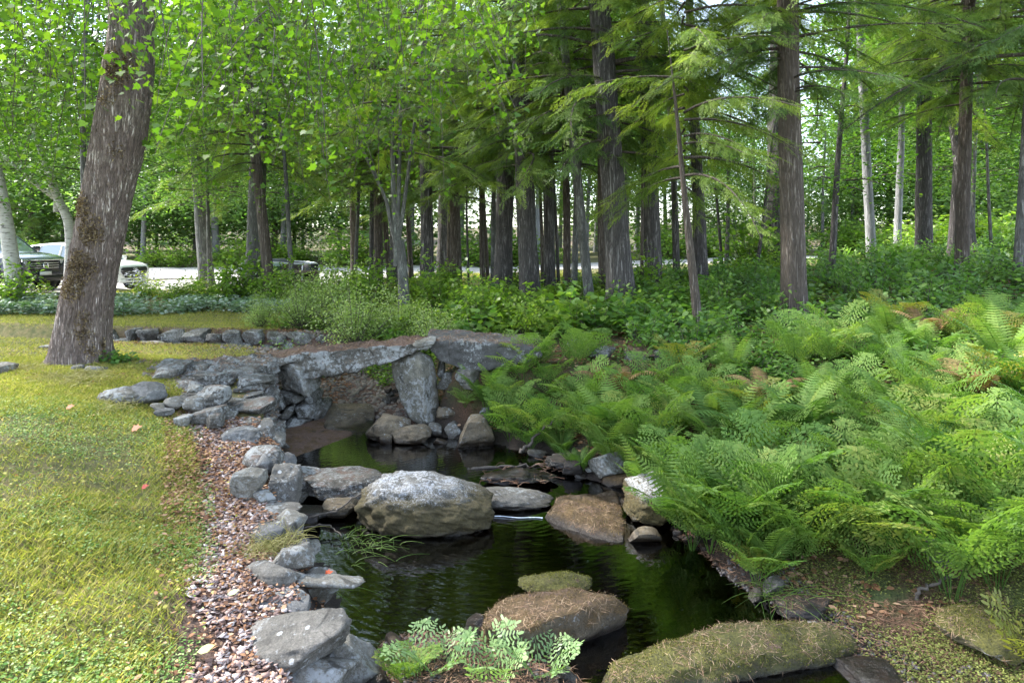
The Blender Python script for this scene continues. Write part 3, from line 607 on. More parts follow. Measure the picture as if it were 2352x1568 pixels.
for k, (a, b_, c_, d_, lab) in enumerate([(930, 1366, 1010, 1384, 'flattest pale stone just under the water near the front ferns'), (928, 1384, 988, 1420, 'round stone under the water above the front ferns'), (985, 1398, 1050, 1424, 'small dark stone under the water right of the round one'),
      (1490, 1262, 1600, 1290, 'pale stone under the water below the small dark mossy stone')]):
    R('boulder', lab, a, b_, c_, d_, GREY, zb=-.07, D=.16, seed=110 + k, sub=4, group=G2)
for k in range(13):
    a = [700, 884, 892, 902, 1290, 1330, 690, 875, 894, 865, 880, 860, 898][k]; yb = [1132, 916, 928, 942, 1092, 1070, 1210, 930, 952, 945, 905, 955, 905][k]; ww = [40, 20, 22, 26, 50, 40, 44, 24, 20, 24, 18, 20, 16][k]
    lab = ['little stone wedged behind the flat lichen rock', 'topmost pebble heaped against the back of the pier', 'second pebble from the top behind the pier', 'grey cobble low behind the pier', 'dark stone in the brown roots right of the pool',
           'dark stone further back in the brown roots', 'wet cobble by the sticks', 'cobble left of the heap behind the pier', 'cobble touching the top of the rounded brown rock', 'cobble between the squared block and the pier heap',
           'dark pebble high behind the pier', 'cobble on the right shoulder of the squared block', 'dark pebble tight against the pier'][k]
    R('cobble', lab, a, yb - ww * .75, a + ww, yb, WALLS if k % 2 else DARKR, Y=(None if k in (0, 4, 5, 6) else 9.95 - .02 * (yb - 900) / 10), zb=.03 if k in (0, 4, 5, 6) else None, D=.14, seed=130 + k, sub=4, cat='stone', group='cobbles around the pool')
# stones around the maple's foot and lawn
for k, (a, b_, c_, d_, lab, m_) in enumerate([(-30, 832, 32, 872, 'grey stone cut by the left edge of the picture on the lawn', GREY), (168, 836, 200, 862, 'square grey stone at the left foot of the maple', BLUE), (200, 838, 246, 866, 'pale stone at the right foot of the maple', PALE),
      (222, 856, 250, 872, 'little flat stone below the pale one at the maple foot', GREY), (172, 858, 200, 870, 'flat whitish stone lying before the maple', PALE), (100, 884, 148, 900, 'thin flat pale stone lying on the lawn edge', PALE), (95, 826, 128, 838, 'small stone among the litter left of the maple', GREY),
      (90, 792, 140, 806, 'flat stone on the lawn behind the maple foot', PALE)]):
    R('boulder', lab, a, b_, c_, d_, m_, zb=.84, D=.22 if k else .5, seed=150 + k, sub=4, group='stones around the foot of the maple')
# dry stone wall beyond
wl = empty('stone_wall', (-6.0, 12.4, .3), 'low dry stone retaining wall behind the maple on the far side of the channel', 'stone wall')
rr = np.random.default_rng(5)
for row in range(3):
    X = -8.2
    while X < -3.2:
        wd = rr.uniform(.28, .6); Yw = np.interp(X, [-8.2, -5.5, -3.2], [12.85, 12.35, 12.0])
        zc = [.36, .56, .75][row] + rr.uniform(-.03, .03); hgt = rr.uniform(.19, .28)
        P, F = rock_arr(300 + int(rr.integers(900)), 4, .75, 11, 1.4, (.5, .8), .03); P = P * np.array([wd * 1.06, .4, hgt])
        o_ = obj('wall_stone', mesh_np('wall_stone', P, F, WALLS, smooth=True), wl); o_.location = Vector((X + wd / 2, Yw + rr.uniform(-.05, .05) + row * .04, zc)) - wl.location
        X += wd
G4 = 'pale flat ledges in front of the dry stone wall'
for k, (a, b_, c_, d_, lab) in enumerate([(252, 786, 330, 806, 'pale ledge stone nearest the maple trunk'), (320, 780, 372, 796, 'small rectangular pale ledge stone'), (300, 794, 420, 816, 'wide pale ledge stone strewn with needles'), (360, 800, 470, 824, 'broad pale ledge stone in the middle before the wall'),
      (455, 808, 500, 824, 'rightmost small pale ledge stone before the wall')]):
    R('flat_rock', lab, a, b_, c_, d_, stonemat('pale_ledge_%d' % k, (0.2, 0.19, 0.17), (0.42, 0.4, 0.37), lichen=.5, needles=.35, strata=.4) if k == 0 else bpy.data.materials['pale_ledge_0'], zb=.74, D=.5, seed=160 + k, box=.7, flat=True, sub=4, group=G4)
# slab and stones on the right bank
R('flat_rock', 'reddish needle covered flat slab on the right bank behind the ferns', 1430, 786, 1556, 826, DECK, zb=.82, D=.8, seed=171, box=.8, flat=True)
for k, (a, b_, c_, d_, lab) in enumerate([(1336, 800, 1420, 828, 'dark layered stone left of the reddish slab'), (1300, 784, 1350, 806, 'pale stone in the leaves above the end of the bridge'), (1505, 806, 1552, 850, 'stacked dark stone under the right end of the reddish slab'), (1436, 816, 1500, 850, 'dark stone under the left of the reddish slab'), (1595, 700, 1640, 722, 'grey stone in the needles among the trees')]):
    R('boulder', lab, a, b_, c_, d_, WALLS, Y=(9.6, 9.9, 9.7, 9.7, 13.5)[k], D=.4, seed=172 + k, sub=4, group='stones on the far right bank')
# ------------------------------------------------------------------ foliage materials and leaf templates
M_MAPLE = leafmat('maple_leaf', [(0.035, 0.085, 0.012), (0.085, 0.17, 0.02), (0.17, 0.25, 0.03)], .5)
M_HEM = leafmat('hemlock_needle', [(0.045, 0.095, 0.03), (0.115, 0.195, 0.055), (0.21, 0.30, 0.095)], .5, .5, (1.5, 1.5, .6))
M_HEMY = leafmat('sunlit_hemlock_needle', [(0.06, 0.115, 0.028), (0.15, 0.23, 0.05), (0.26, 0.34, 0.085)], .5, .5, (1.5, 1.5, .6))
M_BROAD = leafmat('broad_leaf', [(0.03, 0.08, 0.014), (0.08, 0.17, 0.022), (0.17, 0.26, 0.04)], .5)
M_FAR = leafmat('hazed_far_leaf', [(0.07, 0.14, 0.05), (0.15, 0.24, 0.085), (0.26, 0.35, 0.12)], .5)  # distance haze put into the leaf colour: a paler, cooler green
M_SHRUB = leafmat('pale_shrub_leaf', [(0.12, 0.19, 0.055), (0.26, 0.34, 0.12), (0.42, 0.49, 0.23)], .45, .35)
M_SHRUBG = leafmat('bright_shrub_leaf', [(0.07, 0.15, 0.025), (0.17, 0.27, 0.045), (0.33, 0.41, 0.08)], .5, .4)
M_HERB = leafmat('woodland_herb_leaf', [(0.055, 0.13, 0.03), (0.13, 0.24, 0.055), (0.27, 0.37, 0.11)], .45, .4)
M_FERN = leafmat('fern_frond', [(0.045, 0.11, 0.024), (0.11, 0.20, 0.042), (0.19, 0.28, 0.065), (0.32, 0.31, 0.08)], .42, .6, spec=.2)
M_FERNY = leafmat('yellow_fern_frond', [(0.12, 0.16, 0.03), (0.24, 0.24, 0.05), (0.42, 0.28, 0.05)], .4, .45)
M_FERNB = leafmat('dead_brown_frond', [(0.08, 0.045, 0.02), (0.2, 0.12, 0.05), (0.34, 0.24, 0.1)], .25, .8)
M_FERNP = leafmat('pale_fern_frond', [(0.12, 0.22, 0.08), (0.22, 0.33, 0.13), (0.32, 0.40, 0.17)], .35, .45)
M_TWIG = plainmat('twig', (0.09, 0.075, 0.06), .9, var=.4, scale=30)
B_MAPLE = barkmat('shaggy_maple_bark', (0.045, 0.033, 0.027), (0.25, 0.19, 0.16), (0.56, 0.49, 0.45), sz=.2, scale=26, flecks=.15, lichen=.7)
B_DARK = barkmat('dark_pine_bark', (0.022, 0.019, 0.018), (0.105, 0.093, 0.087), (0.32, 0.30, 0.285), sz=.16, scale=20, flecks=.35)
B_BROWN = barkmat('brown_hemlock_bark', (0.03, 0.022, 0.016), (0.13, 0.102, 0.08), (0.33, 0.29, 0.25), sz=.15, scale=24, flecks=.22)
B_GREY = barkmat('grey_tree_bark', (0.04, 0.04, 0.036), (0.115, 0.11, 0.10), (0.24, 0.235, 0.22), sz=.3, scale=14, flecks=.3, lichen=.6, bstr=.5)
B_PALE = barkmat('pale_far_bark', (0.13, 0.13, 0.13), (0.24, 0.24, 0.24), (0.36, 0.36, 0.36), sz=.3, scale=10, bstr=.4)
m, t, b, o = new_mat('birch_bark')
co = objco(t, 3, 3, 14); n = noise(t, co, 2.2, 5, .7)
L(t, ramp(t, n, [(.36, (0.05, 0.045, 0.04)), (.43, (0.36, 0.34, 0.31)), (.7, (0.55, 0.53, 0.5))]).outputs[0], b.inputs['Base Color']); b.inputs['Roughness'].default_value = .8
bump(t, b, n, .4, .01); B_BIRCH = m
def lf(outline, cup=0.0):
    T = np.array([(x, y, cup * abs(y)) for x, y in outline], float); return T, np.array([list(range(len(outline)))])
# maple leaf: five pointed lobes
T_MAPLE = lf([(0, 0), (.12, -.30), (.10, -.5), (.38, -.36), (.52, -.55), (.6, -.22), (1.0, 0), (.6, .22), (.52, .55), (.38, .36), (.10, .5), (.12, .3)], .18)
T_OVAL = lf([(0, 0), (.25, -.24), (.6, -.27), (1, 0), (.6, .27), (.25, .24)], .25)
T_DIAM = lf([(0, 0), (.45, -.27), (1, 0), (.45, .27)], .2)
T_LEAFLET = lf([(0, 0), (.2, -.15), (.75, -.15), (1, 0), (.75, .15), (.2, .15)], .1)
T_BIG = lf([(0, 0), (.1, -.3), (.4, -.42), (.75, -.25), (1.05, 0), (.75, .25), (.4, .42), (.1, .3)], .15)
# ------------------------------------------------------------------ crown builders (local origin at the trunk axis, z up)
def spray_template(seed, n=13, leng=.55):
    """one flat feathery hemlock twig: many short side shoots carrying fine needles"""
    r = np.random.default_rng(seed); V = []; F = []
    def strip(p, d, l, w, droop):
        k = len(V); d = np.array([d[0], d[1], -droop]); d /= np.linalg.norm(d); s = np.array([-d[1], d[0], 0]); s /= np.linalg.norm(s)
        V.extend([p - s * w * .3, p + d * l * .35 - s * w * .5, p + d * l, p + d * l * .35 + s * w * .5]); F.append([k, k + 1, k + 2, k + 3])
    bend = r.uniform(-.25, .25)
    for i in range(n):
        f = (i + .6) / n; p = np.array([f * leng, bend * f * f * leng, -.22 * f * f * leng])
        tl = .115 * math.sin(math.pi * min(1, .25 + f * .75)) * r.uniform(.5, 1.35) + .02
        for s in (-1, 1):
            if r.uniform() < .12: continue
            a = r.uniform(.6, 1.0) * s + 2 * bend * f; d = (math.cos(a), math.sin(a)); strip(p, d, tl, .012, r.uniform(.0, .6))
            for j in range(2):
                q = p + np.array([d[0], d[1], -.25]) * tl * (.3 + .35 * j); a2 = a - s * r.uniform(.5, .9) * (1 if j else -1); strip(q, (math.cos(a2), math.sin(a2)), tl * .5, .011, r.uniform(0, .6))
    return np.array(V), np.array(F)
SPR = [spray_template(k) for k in range(4)]
def hemlock_crown(seed, H, Rm, nb, low=0.0, dens=1.0):
    r = np.random.default_rng(seed); mb = MB(); wood = MB()
    pos = {k: [] for k in range(4)}; dr = {k: [] for k in range(4)}; sc = {k: [] for k in range(4)}; tv = {k: [] for k in range(4)}
    for i in range(nb):
        z = low + (H - low) * (i + r.uniform(0, 1)) / nb; az = r.uniform(0, 2 * math.pi)
        Ln = Rm * (1 - .55 * (z / H) ** 1.5) * r.uniform(.55, 1.1); n = 9
        s = np.linspace(0, 1, n); up = r.uniform(.0, .22); dz = up * s * Ln - (.25 + .25 * r.uniform()) * s ** 2 * Ln
        wob = r.uniform(-.35, .35)
        P = np.stack([np.cos(az + wob * s) * s * Ln, np.sin(az + wob * s) * s * Ln, z + dz], 1)
        V, F = tube_np(P, np.linspace(.03, .006, n) * (.6 + Ln / 5), 4); wood.add(V, F)
        tone = r.uniform(-.2, .2); ns = int(32 * Ln / 2.2 * dens) + 4
        for j in range(ns):
            f = .18 + .82 * (j + r.uniform()) / ns; k = int(r.integers(4)); p = np.array([np.interp(f, s, P[:, q]) for q in range(3)])
            side = r.choice([-1, 1]); p = p + r.normal(0, .09, 3) * np.array([1, 1, .6]) * f; a = az + wob * f + side * r.uniform(.1, 1.0) * (1 - .5 * (f > .9))
            pos[k].append(p); dr[k].append((math.cos(a), math.sin(a), -r.uniform(.05, .75))); sc[k].append(r.uniform(.75, 1.35) * (1.15 - .35 * f)); tv[k].append(.4 + tone + r.uniform(-.3, .3) + .2 * f)
    for k in range(4):
        m_ = len(pos[k]); up = norm(np.stack([r.normal(0, .45, m_), r.normal(0, .45, m_), np.ones(m_)], 1))
        place(mb, SPR[k][0], SPR[k][1], pos[k], dr[k], up, sc[k], tv[k])
    return mb, wood
def leafy_crown(seed, H, Rm, n_cl, per, T, size, low=.0, shape='round', droop=.5, spread=.42):
    """clusters of leaves round many twigs"""
    r = np.random.default_rng(seed); mb = MB(); wood = MB()
    for i in range(n_cl):
        z = low + (H - low) * r.uniform(); q = (z - low) / (H - low)
        prof = {'round': math.sin(math.pi * min(1, .18 + .8 * q)) ** .6, 'low': (1 - .6 * q), 'flat': 1}[shape]
        az = r.uniform(0, 2 * math.pi); rad = Rm * prof * math.sqrt(r.uniform(.03, 1)); c = np.array([math.cos(az) * rad, math.sin(az) * rad, z])
        if r.uniform() < .3:
            a = np.array([c[0] * .25, c[1] * .25, z + rad * .12]); mid = (a + c) / 2 + np.array([0, 0, .08 * rad]); V, F = tube_np([a, mid, c], [.02, .013, .006], 4); wood.add(V, F)
        n = int(per * r.uniform(.5, 1.4)); P = c + r.normal(0, 1, (n, 3)) * np.array([spread, spread, spread * .45])
        th = r.uniform(0, 2 * math.pi, n); d = np.stack([np.cos(th), np.sin(th), -droop * r.uniform(0, 1.4, n)], 1)
        up = norm(np.stack([r.normal(0, .4, n), r.normal(0, .4, n), np.ones(n)], 1))
        place(mb, T[0], T[1], P, d, up, size * r.uniform(.65, 1.25, n), np.clip(.45 + r.uniform(-.22, .22) + r.uniform(-.25, .25, n), 0, 1))
    return mb, wood
def crown_set(name, gen, mat):
    mb, wood = gen; return mb.mesh(name, mat), (wood.mesh('branches', B_BROWN) if wood.n else None)
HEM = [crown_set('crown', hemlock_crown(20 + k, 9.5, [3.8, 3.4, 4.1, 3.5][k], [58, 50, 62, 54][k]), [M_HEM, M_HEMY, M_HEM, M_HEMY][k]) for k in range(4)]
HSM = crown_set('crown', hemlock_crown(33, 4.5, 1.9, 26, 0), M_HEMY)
MAP = [crown_set('crown', leafy_crown(40 + k, 8, 4.2, 430, 34, T_MAPLE, .11, 0, 'round'), M_MAPLE) for k in range(1)]
BRD = [crown_set('crown', leafy_crown(50 + k, 8, 3.2, 260, 42, T_OVAL, .11, 0, 'round'), M_BROAD) for k in range(2)]
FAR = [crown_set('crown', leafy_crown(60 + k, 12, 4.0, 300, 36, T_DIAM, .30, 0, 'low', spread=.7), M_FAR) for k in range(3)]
SAP = [crown_set('crown', leafy_crown(70 + k, 3.4, 1.3, 55, 26, T_OVAL, .09, .2, 'round'), M_BROAD) for k in range(2)]
def crown(parent, cs, z, scale=1, rz=0, zs=None, off=(0, 0), mat=None):
    c = obj('crown', cs[0], parent, (off[0], off[1], z), rz); c.scale = (scale, scale, zs or scale)
    if mat is not None: c.material_slots[0].link = 'OBJECT'; c.material_slots[0].material = mat
    if cs[1] is not None:
        w_ = obj('branches', cs[1], c)
    return c
def trunk_path(base, top, H, seed, bend=.02):
    """from base through top (point on the trunk seen higher up) up to height H"""
    r = np.random.default_rng(seed); b_ = np.array(base, float); d = (np.array(top, float) - b_); d = d / d[2]
    s = np.linspace(0, 1, 26); P = b_ + d * (s * H)[:, None]
    ph = r.uniform(0, 6, 2); P[:, 0] += bend * np.sin(s * 7 + ph[0]) * s * H * .3; P[:, 1] += bend * np.sin(s * 6 + ph[1]) * s * H * .3
    return P - b_
def trunk_mesh(P, r0, seed, n=28, flare=.35, ridge=.06, taper=.55, mat=None, sub=4, name='trunk'):
    s = np.linspace(0, 1, len(P)); ss = np.linspace(0, 1, len(P) * sub); Q = np.stack([np.interp(ss, s, P[:, k]) for k in range(3)], 1)
    # keep it smooth
    for k in range(3):
        Q[1:-1] = (Q[:-2] + Q[1:-1] * 2 + Q[2:]) / 4
    z = Q[:, 2]; R = r0 * (1 - taper * ss) * (1 + flare * np.exp(-np.clip(z, 0, None) / (r0 * 1.6)))
    Q = np.concatenate([Q[:1] - [0, 0, .35], Q]); R = np.concatenate([[R[0] * 1.1], R])
    sd = seed
    def disp(rad, th, zz):
        x = np.cos(th) * 1.0; y = np.sin(th) * 1.0; sh = rad.shape
        pq = np.stack([(x * 3).ravel(), (y * 3).ravel(), (zz * 1.2).ravel()], 1)
        f = 1 + .5 * ridge * vnoise(pq, sd).reshape(sh) * 1.6
        pr = np.stack([(x * 7.5).ravel(), (y * 7.5).ravel(), (zz * 2.2).ravel()], 1); f = f + ridge * (np.abs(vnoise(pr, sd + 1)).reshape(sh) * -1.4 + .35)
        root = np.exp(-np.clip(zz, 0, None) / (r0 * 1.3)); f = f + root * .22 * vnoise(np.stack([(x * 1.9).ravel(), (y * 1.9).ravel(), (zz * .3).ravel()], 1), sd + 2).reshape(sh)
        return rad * f
    V, F = tube_np(Q, R, n, disp=disp)
    return mesh_np(name, V, F, mat, smooth=True)
NT = 0
def tree(name, label, dx, dy, wpx, dxt, dyt, bark, H=14, cs=None, cz=3.0, csc=1.0, cat='tree', group='trunks of the grove beyond the bridge', Y=None, n=24, flare=.3, ridge=.05, bend=.02, cmat=None, zs=None, off=(0, 0), taper=.5):
    global NT; NT += 1
    if Y is None: X, Y, Z = ground_hit(dx, dy)
    else: X, _, _ = ray(dx, dy, Y); Z = gz(X, Y)
    r0 = wpx / 2 / FP * Y; top = np.array(ray(dxt, dyt, Y))
    e = empty(name, (X, Y, Z), label, cat, group)
    P = trunk_path((X, Y, Z), top, H, NT, bend)
    obj('trunk', trunk_mesh(P, r0, NT, n, flare, ridge, taper, bark), e)
    for c in (cs or []):
        zz, sc, mesh_, m_ = c[0], c[1], c[2], (c[3] if len(c) > 3 else None)
        k = np.interp(zz, P[:, 2], np.arange(len(P))); o2 = (np.interp(k, np.arange(len(P)), P[:, 0]), np.interp(k, np.arange(len(P)), P[:, 1]))
        crown(e, mesh_, zz, sc, rng.uniform(0, 6.28), off=o2, mat=m_)
    return e
# ------------------------------------------------------------------ the big leaning maple
def ctrl(pts, Y): return [np.array(ray(x, y, Y)) for x, y in pts]
MY = 9.15
mc = ctrl([(186, 850), (187, 800), (193, 740), (208, 640), (230, 540), (250, 430), (272, 320), (291, 200), (300, 100), (303, 0), (306, -200), (300, -420)], MY)
mw = [142, 116, 108, 104, 104, 106, 112, 108, 96, 92, 86, 66]
base = mc[0].copy(); ME = empty('maple_tree', tuple(base), 'big leaning old maple with shaggy bark and curly brown lichen at the left', 'tree')
Pm = np.array(mc) - base; s0 = np.linspace(0, 1, len(Pm)); s1 = np.linspace(0, 1, 230)
Q = np.stack([np.interp(s1, s0, Pm[:, k]) for k in range(3)], 1); Rr = np.interp(s1, s0, np.array(mw) / 2 / FP * MY)
for _ in range(60): Q[1:-1] = (Q[:-2] + 2 * Q[1:-1] + Q[2:]) / 4; Rr[1:-1] = (Rr[:-2] + 2 * Rr[1:-1] + Rr[2:]) / 4
Q = np.concatenate([Q[:1] - [0, 0, .3], Q]); Rr = np.concatenate([Rr[:1] * 1.1, Rr])
def mdisp(rad, th, zz):
    sh = rad.shape; x, y = np.cos(th), np.sin(th)
    def vn(a, bz, s): return vnoise(np.stack([(x * a).ravel(), (y * a).ravel(), (zz * bz).ravel()], 1), s).reshape(sh)
    f = 1 + .07 * vn(1.6, .6, 1) - .10 * np.abs(vn(5.0, 1.3, 2)) + .05 * np.abs(vn(13, 3.2, 3)) - .035 * (np.abs(vn(16, 5, 7)) < .12) + .018 * vn(30, 16, 4)
    root = np.exp(-np.clip(zz, 0, None) / .35); f += root * (.18 * vn(2.2, .4, 5) + .03)
    return rad * f
V, F = tube_np(Q, Rr, 150, disp=mdisp)
obj('trunk', mesh_np('trunk', V, F, B_MAPLE, smooth=True), ME)
# limbs above the picture that carry the hanging leaves
lm = MB(); r = np.random.default_rng(3)
for k in range(9):
    z0 = 5.9 + .2 * k; az = [3.0, .3, 5.2, 4.3, .9, 5.9, 2.2, 3.8, 5.0][k]; Ln = [4, 4.8, 4.6, 4, 4.5, 4.8, 3.6, 3.5, 4.2][k]; s = np.linspace(0, 1, 12)
    c0 = np.array([np.interp(z0, Q[:, 2], Q[:, q]) for q in range(2)])
    P = np.stack([c0[0] + np.cos(az + .3 * s) * Ln * s, c0[1] + np.sin(az + .3 * s) * Ln * s, z0 + .9 * s - .9 * s ** 2 * (1 + .4 * (k % 3))], 1)
    V, F = tube_np(P, np.linspace(.09, .012, 12), 7); lm.add(V, F)
lm.build('limbs', B_MAPLE, ME, True)
mc_mb = MB(); tw = MB()
for i in range(980):
    # hanging twigs with leaves: dense high, thinning towards the tips
    az = r.uniform(0, 2 * math.pi); rad = 5.0 * math.sqrt(r.uniform(0.02, 1)); x = 1.0 + math.cos(az) * rad; y = -.2 + math.sin(az) * rad * .8
    zt = r.uniform(3.9, 6.6); ln = r.uniform(.5, 1.7) * (1.2 if zt < 4.6 else 1)
    zt += .25 * math.sin(x * 1.3)
    if y < -3.4: continue
    s = np.linspace(0, 1, 6); a2 = r.uniform(0, 6.28); sw = r.uniform(.1, .5)
    P = np.stack([x + math.cos(a2) * sw * s * ln, y + math.sin(a2) * sw * s * ln, zt - ln * s ** 1.3 * .8], 1)
    V, F = tube_np(P, np.linspace(.007, .003, 6), 3); tw.add(V, F)
    n = int(15 * ln) + 5; f = r.uniform(0, 1, n); c = np.stack([np.interp(f, s, P[:, q]) for q in range(3)], 1) + r.normal(0, .1, (n, 3))
    th = r.uniform(0, 6.28, n); d = np.stack([np.cos(th), np.sin(th), -r.uniform(.2, 1.3, n)], 1)
    up = norm(np.stack([r.normal(0, .5, n), r.normal(0, .5, n), np.ones(n)], 1))
    place(mc_mb, T_MAPLE[0], T_MAPLE[1], c, d, up, r.uniform(.05, .11, n), np.clip(.45 + r.uniform(-.2, .25) + r.uniform(-.25, .25, n), 0, 1))
mcr = mc_mb.build('crown', M_MAPLE, ME); tw.build('twigs', M_TWIG, mcr)
# curly brown lichen patches on the left face of the trunk
M_LICH = leafmat('curly_brown_lichen', [(0.07, 0.045, 0.022), (0.17, 0.125, 0.065), (0.32, 0.25, 0.14)], .15, .9, (1.1, 1, .7))
for (cx_, cyy, rx, ry, nn_) in ((280, 165, 36, 42, 900), (192, 478, 28, 28, 500), (215, 530, 28, 34, 700), (192, 612, 34, 34, 900), (170, 658, 30, 26, 600), (270, 352, 16, 14, 70), (195, 745, 16, 40, 300), (222, 800, 26, 22, 350), (255, 235, 22, 22, 120)):
    mbl = MB(); k = r.uniform(0, 1, nn_) ** .6; a = r.uniform(0, 6.28, nn_); px = cx_ + rx * k * np.cos(a); py = cyy + ry * k * np.sin(a) + 6 * r.normal(size=nn_)
    z = EYE + (HY - py) / FP * MY - base[2]; X = (px - 1176) / FP * MY - base[0]
    ax_ = np.interp(z, Q[:, 2], Q[:, 0]); ay_ = np.interp(z, Q[:, 2], Q[:, 1]); rr_ = np.interp(z, Q[:, 2], Rr)
    u = np.clip((X * (1 - .75 * rr_ / MY) - base[0] * .75 * rr_ / MY - ax_) / rr_, -.97, .97); nrm = np.stack([u, -np.sqrt(1 - u * u), np.zeros(nn_)], 1)
    P = np.stack([ax_, ay_, z], 1) + nrm * (rr_ * 1.0 + r.uniform(-.02, .02, nn_))[:, None]
    d = norm(nrm + r.normal(0, .7, (nn_, 3))); up = norm(nrm + r.normal(0, .9, (nn_, 3)) + 1e-3)
    place(mbl, lf([(0, 0), (.3, -.25), (.8, -.35), (1, .1), (.6, .35), (.2, .2)], .6)[0], T_OVAL[1], P, d, up, r.uniform(.014, .034, nn_), r.uniform(0, 1, nn_))
    mbl.build('lichen_patch', M_LICH, ME)
